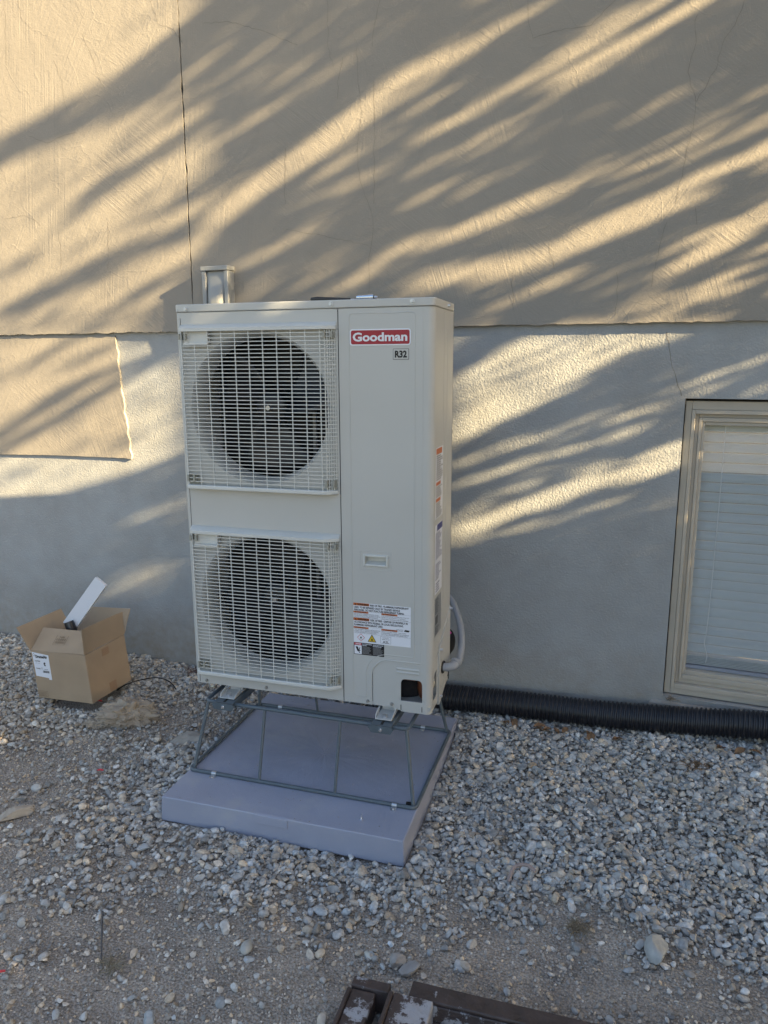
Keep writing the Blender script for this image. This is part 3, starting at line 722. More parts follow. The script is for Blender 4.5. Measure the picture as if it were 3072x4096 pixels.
cols.append((F1 - XA, -0.012, 0.169, [(fz_c, fz_c)])); cols.append((S1, -0.013, 0.169, [(fz_c, fz_c)]))
for s in np.linspace(S1, S2, 8)[1:]: cols.append((s, -0.013, 0.169, [(fz_c, fz_c)]))
q0, q1 = 0.034, 0.094
def sy(y): return S2 + y - RC
cols.append((sy(q0), -0.011, 0.169, [(fz_c, fz_c)]))
for t in np.linspace(0, 1, 12):
    y = q0 + (q1 - q0) * t; top = 0.085 + 0.04 * math.sqrt(max(1 - (1 - t) ** 2, 0)) if t > 0 else 0.07
    cols.append((sy(y), -0.010, 0.169 + 0.008 * t, [(0.026, top)]))
cols.append((sy(q1), -0.008, 0.178, [(fz_c, fz_c)])); cols.append((sy(0.108), -0.006, 0.18, [(fz_c, fz_c)]))
up('corner_cover', sheet(cols, lambda s: pathR(s, 0.003)), M_case, solid=0.0022)
for z in (0.150, 0.137):
    up('stiffening_rib', MB().tube([(0.812, 0.0035, z), (0.895, 0.0035, z)], [0.005, 0.005], 8), M_case, smooth=60)
for (kx, kz, kr) in ((0.7855, 0.138, 0.0165), (0.788, 0.067, 0.020)):
    up('knockout', MB().tube([(kx + kr * math.cos(R(a)), 0.0032, kz + kr * math.sin(R(a))) for a in range(0, 361, 12)], 0.0011, 6), M_case, smooth=60)
for sx in (0.8285, 0.906): up('slot', MB().box(sx - 0.0013, sx + 0.0013, 0.0012, 0.004, -0.006, 0.014), M_dark)
# slanted plate behind it, on the side
pc_ = [(0.112, -0.022), (0.125, -0.026), (0.24, 0.02), (0.300, 0.06), (0.300, 0.302), (0.13, 0.203), (0.112, 0.185)]
up('piping_cover', MB().prism(pc_, lambda u, v, d: (d, u, v), UW + 0.0035, UW - 0.02), M_case, bevel=0.0012)
up('knockout', MB().tube([(UW + 0.0035, 0.165 + 0.019 * math.cos(R(a)), 0.052 + 0.026 * math.sin(R(a))) for a in range(-150, 60, 12)], 0.0012, 6), M_case, smooth=60)
# what shows inside the corner: sump, insulated compressor, copper bends
up('compressor_jacket', MB().tube([(0.81, 0.14, 0.012), (0.81, 0.14, 0.088)], 0.075, 24), mat('felt_black', (0.012, 0.012, 0.015), 0.95, bump=1, bscale=150, bdist=0.004), smooth=40)
up('copper_pipe', MB().tube([(0.76, 0.045, 0.096), (0.87, 0.043, 0.098), (0.93, 0.06, 0.099)], 0.0055, 10), M_copper, smooth=60)
up('copper_bend', MB().tube([(0.893, 0.062, 0.15), (0.893, 0.060, 0.10), (0.892, 0.058, 0.06), (0.896, 0.062, 0.036), (0.907, 0.072, 0.024)], 0.017, 14), M_copper, smooth=60)
up('white_pipe', MB().tube([(0.915, 0.14, 0.04), (0.917, 0.10, 0.062), (0.918, 0.085, 0.085)], 0.014, 12), mat('ivory_foam', (0.62, 0.57, 0.46), 0.8), smooth=60)
up('service_valve', MB().tube([(0.905, 0.10, 0.075), (0.918, 0.085, 0.11), (0.918, 0.085, 0.14)], 0.015, 12), mat('valve_grey', (0.25, 0.25, 0.28), 0.5), smooth=60)
# lid
lid = MB().prism(rrect(-0.003, UW + 0.003, -0.004, UD + 0.003, 0.018, 6), lambda u, v, d: (u, v, d), 1.3955, UH)
up('lid', lid, M_case, smooth=40, bevel=0.003)
for (x, y, z, ax) in ((0.045, -0.004, 1.406, 'y'), (0.590, -0.004, 1.409, 'y'), (0.868, -0.004, 1.4105, 'y')):
    s_ = up('screw', MB().tube([(x, y - 0.0065, z), (x, y - 0.004, z), (x, y, z)], [0.0045, 0.006, 0.006], 10), M_steel)
    ob('washer', MB().tube([(x, y - 0.0022, z), (x, y + 0.0002, z)], 0.0082, 14), M_steel, s_)
for (x, y, z) in ((UW + 0.003, 0.19, 1.408), (UW + .0035, 0.295, 0.292), (UW + .0035, 0.128, 0.188), (UW + .0035, 0.13, 0.005), (UW + .0035, 0.27, 0.075)):
    up('screw', MB().tube([(x + 0.009, y, z), (x, y, z)], [0.0045, 0.006], 10), M_steel)
for (x, z) in ((0.047, 0.012), (0.30, 0.013), (0.704, 0.012), (0.795, 0.012)):
    up('screw', MB().tube([(x, -0.006, z), (x, 0.001, z)], [0.005, 0.0065], 12), mat('screw_grey', (0.28, 0.28, 0.27), 0.5, metal=0.4) if 'screw_grey' not in bpy.data.materials else bpy.data.materials['screw_grey'])

# ---- fan guards: every bar its own piece
GX0, GX1 = 0.020, 0.604
def bar_path(xa):
    full = [(0.020, -0.002), (0.0235, -0.016), (0.031, -0.026), (0.045, -0.030), (0.556, -0.030), (0.571, -0.0265), (0.604, -0.003)]
    if xa is None: return full
    return [(xa, -0.030)] + [q for q in full if q[0] > xa]
def hbar(xa):
    p_ = bar_path(xa); mb = MB(); h = 0.00145
    for x, y in p_:
        mb.v += [(x, y, -h), (x, y, h), (x, y + 0.0034, h * 0.6), (x, y + 0.0034, -h * 0.6)]
    for i in range(len(p_) - 1):
        for j in range(4): mb.f.append((4 * i + j, 4 * i + (j + 1) % 4, 4 * i + 4 + (j + 1) % 4, 4 * i + 4 + j))
    mb.f += [(3, 2, 1, 0), tuple(4 * (len(p_) - 1) + j for j in range(4))]
    return mb
me_full = mesh('horizontal_bar', hbar(None)); me_full.materials.append(M_grille)
me_short = mesh('horizontal_bar', hbar(0.136)); me_short.materials.append(M_grille)
for gi, (zlo, zhi) in enumerate(((0.770, 1.352), (0.048, 0.627))):
    G = empty('fan_guard', (0, 0, zlo), None, None); G.parent = hpump
    H_ = zhi - zlo; nb = 40; p0, p1 = 0.028, H_ - 0.034
    for k in range(nb):
        z = p0 + (p1 - p0) * k / (nb - 1)
        o = link('horizontal_bar', me_short if z > H_ - 0.068 else me_full, None, G); o.location = (0, 0, z)
    def vb(x, y, zt): return MB().box(x - 0.0015, x + 0.0015, y + 0.001, y + 0.0042, 0.014, zt)
    vm = mesh('vertical_bar', vb(0, 0, H_ - 0.02)); vm.materials.append(M_grille)
    vs_ = mesh('vertical_bar', vb(0, 0, H_ - 0.066)); vs_.materials.append(M_grille)
    for i in range(11):
        x = 0.034 + 0.0522 * i
        o = link('vertical_bar', vs_ if 0.04 < x < 0.135 else vm, None, G); o.location = (x, -0.030, 0)
    for i in range(5):
        t = (i + 0.55) / 5.2; o = link('vertical_bar', vm, None, G); o.location = (0.568 + 0.036 * t, -0.0285 + 0.025 * t, 0)
    for i in range(2): o = link('vertical_bar', vm, None, G); o.location = (0.0225 + 0.004 * i, -0.012 - 0.009 * i, 0)
    plan = [(0.018, 0.0), (0.0205, -0.018), (0.030, -0.031), (0.045, -0.0345), (0.556, -0.0345), (0.573, -0.031), (0.606, -0.006), (0.606, 0.0)]
    tl = MB(); n_ = len(plan)
    tl.v = [(x, y, H_ - 0.024) for x, y in plan] + [(x, y, H_ - 0.013) for x, y in plan] + [(x, y * 0.12, H_) for x, y in plan]
    tl.f = [tuple(range(n_))[::-1], tuple(2 * n_ + i for i in range(n_))] + [(r_ * n_ + i, r_ * n_ + (i + 1) % n_, (r_ + 1) * n_ + (i + 1) % n_, (r_ + 1) * n_ + i) for r_ in (0, 1) for i in range(n_)]
    ob('top_lip', tl, M_grille, G, smooth=30)
    ob('bottom_lip', MB().prism(plan, lambda u, v, d: (u, v, d), 0.0, 0.015), M_grille, G, bevel=0.003)
    ob('label_pocket', merge(MB().box(0.046, 0.137, -0.016, -0.013, H_ - 0.066, H_ - 0.022), MB().box(0.044, 0.139, -0.0325, -0.013, H_ - 0.070, H_ - 0.064), MB().box(0.137, 0.140, -0.031, -0.013, H_ - 0.066, H_ - 0.022),
                            MB().add([(0.046, -0.031, H_ - 0.064), (0.060, -0.0145, H_ - 0.064), (0.046, -0.0145, H_ - 0.064), (0.046, -0.031, H_ - 0.022), (0.060, -0.0145, H_ - 0.022), (0.046, -0.0145, H_ - 0.022)], [(0, 1, 4, 3), (0, 2, 1), (3, 4, 5), (0, 3, 5, 2)])), M_grille, G)
    for (cx, cz, flip) in ((0.030, 0.015, 0), (0.568, 0.015, 0), (0.024, H_ - 0.052, 1), (0.568, H_ - 0.052, 1)):
        ob('clip', merge(MB().box(cx, cx + 0.007, -0.033, -0.006, cz + (0.012 if not flip else 0), cz + (0.036 if not flip else 0.02)), MB().box(cx + 0.024, cx + 0.031, -0.033 if cx < .5 else -0.024, -0.006, cz + (0.012 if not flip else 0), cz + (0.036 if not flip else 0.02)),
                        MB().box(cx - 0.004, cx + 0.034, -0.008, -0.005, cz, cz + 0.038)), mat('clip_grey', (0.30, 0.30, 0.26), 0.6) if 'clip_grey' not in bpy.data.materials else bpy.data.materials['clip_grey'], G)

# ---- badges and stickers
def plate(x0, x1, z0, z1, y0, r_=0.0015, y1=0.0): return MB().prism(rrect(x0, x1, z0, z1, r_, 4), lambda u, v, d: (u, d, v), y0, y1)
badge = up('logo_badge', plate(0.6535, 0.8625, 1.2735, 1.3265, -0.0016, 0.008), M_white, label='red and white maker badge')
ob('red_field', plate(0.6575, 0.8585, 1.2775, 1.3225, -0.0021, 0.006, -0.001), M_red, badge)
ob('lettering', text_mb('Goodman', 0.664, 0.851, 1.2865, 1.3155, -0.0026, 0.032), mat('logo_white', (0.68, 0.70, 0.74), 0.4), badge)
r32 = up('refrigerant_badge', merge(plate(0.802, 0.856, 1.2275, 1.2625, -0.0008, 0.002)), M_ink, label='small black framed refrigerant mark')
ob('field', plate(0.8032, 0.8548, 1.2287, 1.2613, -0.0012, 0.0015, -0.0005), M_case, r32)
ob('lettering', text_mb('R32', 0.8085, 0.8495, 1.2335, 1.2565, -0.0016, 0.045), M_ink, r32)
# the large warning sticker
LX0, LX1, LZ0, LZ1 = 0.6535, 0.8645, 0.2345, 0.3825
wl = up('warning_sticker', plate(LX0, LX1, LZ0, LZ1, -0.0006, 0.0008), M_white, label='white warning sticker with orange headings')
def LU(u): return LX0 + u * (LX1 - LX0)
def LV(v): return LZ1 - v * (LZ1 - LZ0)
def lt(body, u0, u1, v0, v1, bold=0.0, y=-0.0010): return text_mb(body, LU(u0), LU(u1), LV(v1), LV(v0), y, bold)
def lb(u0, u1, v0, v1, y=-0.0008): return MB().add([(LU(u0), y, LV(v1)), (LU(u1), y, LV(v1)), (LU(u1), y, LV(v0)), (LU(u0), y, LV(v0))], [(0, 1, 2, 3)])
for q_ in ((0.0, .28, .002, .068), (0, .265, .21, .252), (.495, .77, .21, .252), (0, .28, .375, .443), (0, .265, .60, .642), (.495, .77, .60, .642)): ob('orange_heading', lb(*q_), M_orange, wl)
tx_ = [('WARNING', .07, .27, .012, .062, .05), ('RISK OF FIRE - FLAMMABLE REFRIGERANT', .295, .965, .015, .065, .034), ('USED. TO BE REPAIRED ONLY BY TRAINED SERVICE', .012, .815, .085, .135, .034),
       ('PERSONNEL. DO NOT PUNCTURE REFRIGERANT TUBING.', .012, .89, .15, .20, .034), ('ADVERTENCIA', .06, .23, .218, .245, .02), ('AVERTISSEMENT', .56, .74, .218, .245, .02),
       ('RIESGO DE INCENDIO - REFRIGERANTE INFLAMABLE UTILIZADO.', .012, .45, .263, .287, 0), ('PARA SER REPARADO UNICAMENTE POR PERSONAL DE SERVICIO', .012, .475, .300, .324, 0), ('CAPACITADO. NO PERFORE LA TUBERIA DE REFRIGERANTE.', .012, .43, .337, .361, 0),
       ("RISQUE D'INCENDIE - REFRIGERANT INFLAMMABLE UTILISE. LES REPARATIONS", .503, .97, .263, .287, 0), ('DOIVENT ETRE CONFIEES UNIQUEMENT A UN PERSONNEL DE', .503, .91, .300, .324, 0), ('SERVICE FORME. NE PAS PERFORER LA TUBULURE DU REFRIGERANT.', .503, .965, .337, .361, 0),
       ('WARNING', .07, .27, .385, .437, .05), ('RISK OF FIRE - DISPOSE OF PROPERLY IN', .30, .95, .387, .437, .034), ('ACCORDANCE WITH FEDERAL OR LOCAL REGULATIONS.', .012, .875, .458, .508, .034), ('FLAMMABLE REFRIGERANT USED.', .012, .52, .525, .575, .034),
       ('ADVERTENCIA', .06, .23, .608, .635, .02), ('AVERTISSEMENT', .56, .74, .608, .635, .02),
       ('RIESGO DE INCENDIO - DESECHELO ADECUADAMENTE DE', .012, .47, .655, .679, 0), ('ACUERDO CON LAS REGULACIONES FEDERALES', .012, .44, .692, .716, 0), ('O LOCALES. REFRIGERANTE INFLAMABLE USADO.', .012, .41, .729, .753, 0),
       ("RISQUE D'INCENDIE. ELIMINER CORRECTEMENT,", .503, .93, .655, .679, 0), ('CONFORMEMENT A LA REGLEMENTATION FEDERALE', .503, .97, .692, .716, 0), ('OU LOCALE. REFRIGERANT INFLAMMABLE UTILISE.', .503, .95, .729, .753, 0),
       ('Refrigerant', .515, .62, .812, .835, .01), ('Safety Group', .505, .635, .848, .876, .01), ('A2L', .515, .625, .895, .955, .01)]
ob('lettering', merge(*[lt(*q) for q in tx_]), M_ink, wl)
def tri(u, v, s): return MB().add([(LU(u) - s, -0.0011, LV(v) - s * .8), (LU(u) + s, -0.0011, LV(v) - s * .8), (LU(u), -0.0011, LV(v) + s * .9)], [(0, 1, 2)])
ob('ruled_line', merge(lb(0, 1, .2065, .2085), lb(0, 1, .371, .373), lb(0, 1, .596, .598), lb(0, 1, .768, .770), lb(.492, .494, .2085, .371), lb(.492, .494, .598, .768), lb(.475, .478, .79, .965), lb(.655, .658, .79, .965), lb(.475, .658, .79, .794), lb(.475, .658, .961, .965),
                       tri(.038, .036, .0038), tri(.038, .23, .0024), tri(.535, .23, .0024), tri(.038, .41, .0038), tri(.038, .622, .0024), tri(.535, .622, .0024)), M_ink, wl)
def diam(u, v, s, y): return MB().add([(LU(u) - s, y, LV(v)), (LU(u), y, LV(v) - s), (LU(u) + s, y, LV(v)), (LU(u), y, LV(v) + s)], [(0, 1, 2, 3)])
def flame(u, v, s, y):
    q = [(-.35, -.6), (.35, -.6), (.55, -.2), (.45, .15), (.25, -.05), (.2, .35), (-.05, .8), (-.1, .3), (-.3, .05), (-.38, .3), (-.55, -.1)]
    return MB().add([(LU(u) + a * s, y, LV(v) + b * s) for a, b in q], [tuple(range(len(q)))])
ob('hazard_diamond', merge(diam(.13, .87, .0145, -.0009)), mat('hazard_red', (0.5, 0.05, 0.06), 0.5), wl)
ob('diamond_field', diam(.13, .87, .0125, -.00105), M_white, wl)
ob('hazard_triangle', MB().add([(LU(.325) - .0165, -.0009, LV(.96)), (LU(.325) + .0165, -.0009, LV(.96)), (LU(.325), -.0009, LV(.765))], [(0, 1, 2)]), M_ink, wl)
ob('triangle_field', MB().add([(LU(.325) - .0135, -.0011, LV(.948)), (LU(.325) + .0135, -.0011, LV(.948)), (LU(.325), -.0011, LV(.795))], [(0, 1, 2)]), mat('hazard_yellow', (0.58, 0.40, 0.015), 0.5), wl)
ob('flame_mark', merge(flame(.13, .865, .0065, -.0014), flame(.325, .895, .0068, -.0014), lb(.105, .155, .905, .912, -.0014), lb(.295, .355, .935, .941, -.0014)), M_ink, wl)
bk = []
for u0 in (.755, .815):
    bk += [lb(u0, u0 + .05, .572, .576, -.001), lb(u0, u0 + .05, .615, .619, -.001), lb(u0, u0 + .003, .572, .619, -.001), lb(u0 + .024, u0 + .027, .572, .619, -.001), lb(u0 + .047, u0 + .05, .572, .619, -.001)]
bk += [MB().add([(LU(a), -.001, LV(b)) for a, b in ((.885, .612), (.965, .622), (.985, .578), (.905, .568))], [(0, 1, 2, 3)])]
ob('manual_mark', merge(*bk), M_ink, wl)
# black danger sticker below
dl = up('danger_sticker', plate(0.6535, 0.767, 0.1885, 0.2335, -0.0007, 0.0006), M_ink, label='black danger sticker with a hand symbol')
def DB(x0, x1, z0, z1, y): return MB().add([(x0, y, z0), (x1, y, z0), (x1, y, z1), (x0, y, z1)], [(0, 1, 2, 3)])
ob('red_heading', DB(0.6555, 0.683, 0.2245, 0.2325, -.0010), mat('danger_red', (0.5, 0.05, 0.07), 0.5), dl)
ob('white_field', DB(0.6555, 0.683, 0.1905, 0.2235, -.0010), M_white, dl)
hand = [(-.9, .8), (-.2, .9), (.1, .5), (.2, 0), (.6, .7), (.85, .75), (.5, -.1), (.9, -.15), (.7, -.4), (.3, -.35), (.75, -.8), (.45, -.95), (.05, -.4), (-.2, -.45), (-.5, .1)]
ob('hand_mark', MB().add([(0.6693 + a * .0105, -.0013, 0.207 + b * .0135) for a, b in hand], [tuple(range(len(hand)))]), M_ink, dl)
dt = [text_mb('ROTATING PARTS', .6855, .7215, .2278, .2312, -.0013, .03), text_mb('HAZARD', .6855, .703, .2228, .2262, -.0013, .03), text_mb('PIECES ROTATIVES', .7255, .7645, .2278, .2312, -.0013, .03), text_mb('DANGEREUSES', .7255, .757, .2228, .2262, -.0013, .03), text_mb('DANGER', .6605, .681, .2262, .2312, -.0013, .03)]
ob('lettering', merge(*dt), M_white, dl)
fl = []
rr_ = random.Random(3)
for c0, c1 in ((.6855, .7215), (.7255, .7645)):
    for k in range(8): fl.append(DB(c0, c0 + (c1 - c0) * rr_.uniform(.7, 1), .2195 - k * .0036 - .0012, .2195 - k * .0036, -.0013))
ob('fine_print', merge(*fl), mat('fine_print_grey', (0.30, 0.30, 0.31), 0.5), dl)
# stickers on the side of the casing
def SB(y0, y1, z0, z1, x, sk=0.0): return MB().add([(x, y0, z0), (x, y1, z0 + sk), (x, y1, z1 + sk), (x, y0, z1)], [(0, 1, 2, 3)])
def side_sticker(name, y0, y1, z0, z1, label):
    return up(name, MB().box(UW - 0.001, UW + 0.0007, y0, y1, z0, z1), M_white if label[0] != 's' else mat('silver_label', (0.27, 0.28, 0.29), 0.35, metal=0.3), label=label)
def lines(z0, z1, y0, y1, n_, seed):
    r_ = random.Random(seed); q = []
    for k in range(n_):
        z = z1 - (z1 - z0) * (k + 0.5) / n_; e = y0 + (y1 - y0) * r_.uniform(.55, 1)
        y = y0
        while y < e:
            wd = r_.uniform(.004, .012); q.append(SB(y, min(y + wd, e), z - (z1 - z0) / n_ * .28, z + (z1 - z0) / n_ * .2, UW + .0011)); y += wd + .002
    return merge(*q)
s1 = side_sticker('side_sticker', 0.040, 0.150, 0.69, 0.935, 'white sticker with orange headings, upper on the side')
for q_ in ((.042, .132, .912, .932), (.042, .112, .805, .817), (.042, .112, .748, .760)): ob('orange_heading', SB(*q_, UW + .001), M_orange, s1)
ob('lettering', merge(lines(.822, .910, .045, .146, 12, 1), lines(.764, .803, .045, .14, 6, 2), lines(.693, .746, .045, .14, 8, 3)), M_ink, s1)
s2 = side_sticker('side_sticker', 0.040, 0.150, 0.42, 0.668, 'white sticker with a blue heading, lower on the side')
ob('blue_heading', SB(.066, .149, .645, .667, UW + .001), mat('notice_blue', (0.03, 0.04, 0.25), 0.5), s2)
ob('lettering', merge(lines(.545, .640, .045, .146, 18, 4), lines(.47, .53, .045, .13, 8, 5), lines(.425, .462, .05, .116, 4, 6), text_mb('NOTICE', .075, .14, .650, .662, 0, .02, lambda a, b: (UW + .0014, a, b))), mat('print_blue', (0.10, 0.11, 0.22), 0.5), s2)
s3 = side_sticker('rating_plate', 0.042, 0.142, 0.265, 0.405, 'silver rating plate on the side')
ob('lettering', merge(lines(.345, .402, .048, .112, 9, 7), lines(.268, .30, .048, .112, 5, 8)), mat('rating_print', (0.08, 0.085, 0.09), 0.5), s3)
ob('dark_field', SB(.05, .088, .306, .336, UW + .001), bpy.data.materials['rating_print'], s3)
# feet under the unit
for fx in (0.163, 0.780):
    f = up('foot', merge(MB().box(fx - 0.03, fx + 0.03, -0.060, 0.36, -0.024, -0.021)), M_case, bevel=0.0012)
    ob('flange', MB().add([(fx - .03, -.060, -.024), (fx - .027, -.060, -.024), (fx - .027, -.02, -.024), (fx - .03, -.02, -.024), (fx - .033, -.045, -.010), (fx - .030, -.045, -.010), (fx - .030, -.001, 0), (fx - .033, -.001, 0)], [(0, 3, 2, 1), (4, 5, 6, 7), (0, 1, 5, 4), (1, 2, 6, 5), (2, 3, 7, 6), (3, 0, 4, 7)]), M_case, f)
    ob('flange', MB().add([(fx + .027, -.060, -.024), (fx + .030, -.060, -.024), (fx + .030, -.02, -.024), (fx + .027, -.02, -.024), (fx + .030, -.045, -.010), (fx + .033, -.045, -.010), (fx + .033, -.001, 0), (fx + .030, -.001, 0)], [(0, 3, 2, 1), (4, 5, 6, 7), (0, 1, 5, 4), (1, 2, 6, 5), (2, 3, 7, 6), (3, 0, 4, 7)]), M_case, f)
    ob('bolt', merge(MB().tube([(fx, -.038, -.0205), (fx, -.038, -.008)], .0085, 6), MB().tube([(fx, -.038, -.0208), (fx, -.038, -.0185)], .012, 14)), M_steel, f)
    for q in (.27, .33): ob('web', MB().box(fx - .028, fx + .028, q, q + .004, -.021, -0.001), M_case, f)
    ob('web', MB().box(fx - .026, fx + .026, 0.02, 0.024, -.021, -0.001), M_case, f)

for o in list(bpy.data.objects):
    if o.name.split('.')[0] in ('lettering', 'fine_print', 'ruled_line', 'manual_mark') and o.parent and o.parent not in (badge, r32): o['kind'] = 'stuff'

# ------------------------------------------------------------------ equipment pad
PW, PD, PH = 0.9166, 0.9105, 0.0735
def pad_material():
    M = mat('pad_plastic', (0.285, 0.31, 0.395), 0.55, var=0.05, vscale=5)
    n = M.node_tree.nodes; l = M.node_tree.links; b = n['Principled BSDF']
    tc = n.new('ShaderNodeTexCoord'); mp = n.new('ShaderNodeMapping'); mp.inputs['Location'].default_value = (-0.46, -0.46, 0)
    l.new(tc.outputs['Object'], mp.inputs['Vector'])
    gr = n.new('ShaderNodeTexGradient'); gr.gradient_type = 'RADIAL'; l.new(mp.outputs[0], gr.inputs[0])
    ln = n.new('ShaderNodeVectorMath'); ln.operation = 'LENGTH'; l.new(mp.outputs[0], ln.inputs[0])
    cb = n.new('ShaderNodeCombineXYZ'); mu = n.new('ShaderNodeMath'); mu.operation = 'MULTIPLY'; mu.inputs[1].default_value = 26
    l.new(gr.outputs['Fac'], mu.inputs[0]); l.new(mu.outputs[0], cb.inputs[0])
    m2 = n.new('ShaderNodeMath'); m2.operation = 'MULTIPLY'; m2.inputs[1].default_value = 9; l.new(ln.outputs['Value'], m2.inputs[0]); l.new(m2.outputs[0], cb.inputs[1])
    no = n.new('ShaderNodeTexNoise'); no.inputs['Scale'].default_value = 1.0; no.inputs['Detail'].default_value = 3; l.new(cb.outputs[0], no.inputs['Vector'])
    # scalloped flow marks of the moulding
    wv = n.new('ShaderNodeTexWave'); wv.wave_type = 'RINGS'; wv.rings_direction = 'Z'; wv.inputs['Scale'].default_value = 2.1; wv.inputs['Distortion'].default_value = 5; wv.inputs['Detail'].default_value = 1
    l.new(mp.outputs[0], wv.inputs['Vector'])
    fine = n.new('ShaderNodeTexNoise'); fine.inputs['Scale'].default_value = 350; l.new(tc.outputs['Object'], fine.inputs['Vector'])
    a1 = n.new('ShaderNodeMath'); a1.operation = 'MULTIPLY_ADD'; a1.inputs[1].default_value = 0.35; l.new(wv.outputs['Fac'], a1.inputs[0]); l.new(no.outputs['Fac'], a1.inputs[2])
    a2 = n.new('ShaderNodeMath'); a2.operation = 'MULTIPLY_ADD'; a2.inputs[1].default_value = 0.22; l.new(fine.outputs['Fac'], a2.inputs[0]); l.new(a1.outputs[0], a2.inputs[2])
    bp = n.new('ShaderNodeBump'); bp.inputs['Strength'].default_value = 0.8; bp.inputs['Distance'].default_value = 0.004
    l.new(a2.outputs[0], bp.inputs['Height']); l.new(bp.outputs[0], b.inputs['Normal'])
    # dust and scuffs
    src = b.inputs['Base Color'].links[0].from_socket
    ds = n.new('ShaderNodeTexNoise'); ds.inputs['Scale'].default_value = 6; ds.inputs['Detail'].default_value = 7; ds.inputs['Roughness'].default_value = 0.7; l.new(tc.outputs['Object'], ds.inputs['Vector'])
    rp = n.new('ShaderNodeMapRange'); rp.inputs[1].default_value = 0.52; rp.inputs[2].default_value = 0.75; rp.inputs[3].default_value = 0; rp.inputs[4].default_value = 0.6
    l.new(ds.outputs['Fac'], rp.inputs[0])
    mx = n.new('ShaderNodeMix'); mx.data_type = 'RGBA'; l.new(rp.outputs[0], mx.inputs[0]); l.new(src, mx.inputs[6]); mx.inputs[7].default_value = (0.38, 0.385, 0.41, 1)
    l.new(mx.outputs[2], b.inputs['Base Color'])
    return M
M_pad = pad_material()
pad = empty('equipment_pad', (0.0399, -0.3145, 0), 'square bluish grey plastic equipment pad lying on the gravel', 'pad', rot=(0, 0, 0.0796))
pm = MB(); q = [(0, 0), (0.375, 0), (0.375, 0.006), (0.498, 0.006), (0.498, 0), (PW, 0), (PW, PD), (0, PD)]
pm = MB().hexa([(0.004, 0.004, -0.02), (PW - .004, .004, -.02), (PW - .004, PD - .004, -.02), (.004, PD - .004, -.02), (0.008, .008, PH), (PW - .008, .008, PH), (PW - .008, PD - .008, PH), (.008, PD - .008, PH)])
ob('slab', pm, M_pad, pad, bevel=0.004, segs=3)
ob('moulded_tab', MB().hexa([(0.378, 0.0028, 0.040), (0.500, 0.0028, 0.040), (0.500, 0.02, 0.040), (0.378, 0.02, 0.040), (0.378, 0.0052, PH - 0.002), (0.500, 0.0052, PH - 0.002), (0.500, 0.02, PH + 0.0012), (0.378, 0.02, PH + 0.0012)]), M_pad, pad, bevel=0.0015)
ob('centre_boss', MB().tube([(0.46, 0.46, PH - 0.001), (0.46, 0.46, PH + 0.0008)], 0.012, 20), M_pad, pad)

# ------------------------------------------------------------------ wire stand
M_rod = mat('stand_coating', (0.085, 0.11, 0.13), 0.45, var=0.08, vscale=30)
stand = empty('equipment_stand', (0.041, -0.125, PH), 'dark blue-grey bent rod stand bolted on the pad under the unit', 'stand', rot=(0, 0, 0.0755))
SW, SDp, ZT = 0.888, 0.580, 0.2655; RR = 0.0072
def loop(x0, x1_, y0, y1, z, r_): return [(a, b, z) for a, b in rrect(x0, x1_, y0, y1, r_, 5)]
def closed_tube(pts, r_, n_=12):
    return MB().tube(pts + [pts[0], pts[1]], r_, n_, cap=False)
ob('base_frame', closed_tube(loop(0, SW, 0, SDp, RR, 0.02), RR), M_rod, stand, smooth=60)
ix, iy = 0.046, 0.064
ob('top_frame', closed_tube(loop(ix, SW - ix, iy, SDp - iy, ZT, 0.02), RR), M_rod, stand, smooth=60)
for sx in (0, 1):
    for sy_ in (0, 1):
        a = (0.012 if not sx else SW - 0.012, 0.012 if not sy_ else SDp - 0.012, RR); b = (ix + 0.008 if not sx else SW - ix - 0.008, iy + 0.008 if not sy_ else SDp - iy - 0.008, ZT)
        ob('leg', MB().tube([a, b], RR * 0.95, 10), M_rod, stand, smooth=60)
for sy_ in (0, 1):
    for fx in (0.290, 0.588):
        ob('upright', MB().tube([(fx, 0 if not sy_ else SDp, RR), (fx + (0.002), iy if not sy_ else SDp - iy, ZT)], RR * 0.8, 10), M_rod, stand, smooth=60)
for cx, cy in ((0.104, 0), (0.812, 0), (0.11, SDp), (0.77, SDp)):
    cl = ob('clip', merge(MB().tube([(cx - 0.009, cy, RR), (cx + 0.009, cy, RR)], 0.0085, 10), MB().box(cx - 0.009, cx + 0.009, cy - 0.026, cy - 0.004, 0.0005, 0.003)), M_steel, stand, smooth=40)
    ob('clip_screw', MB().tube([(cx, cy - 0.018, 0.003), (cx, cy - 0.018, 0.0065)], 0.0045, 8), M_steel, cl)
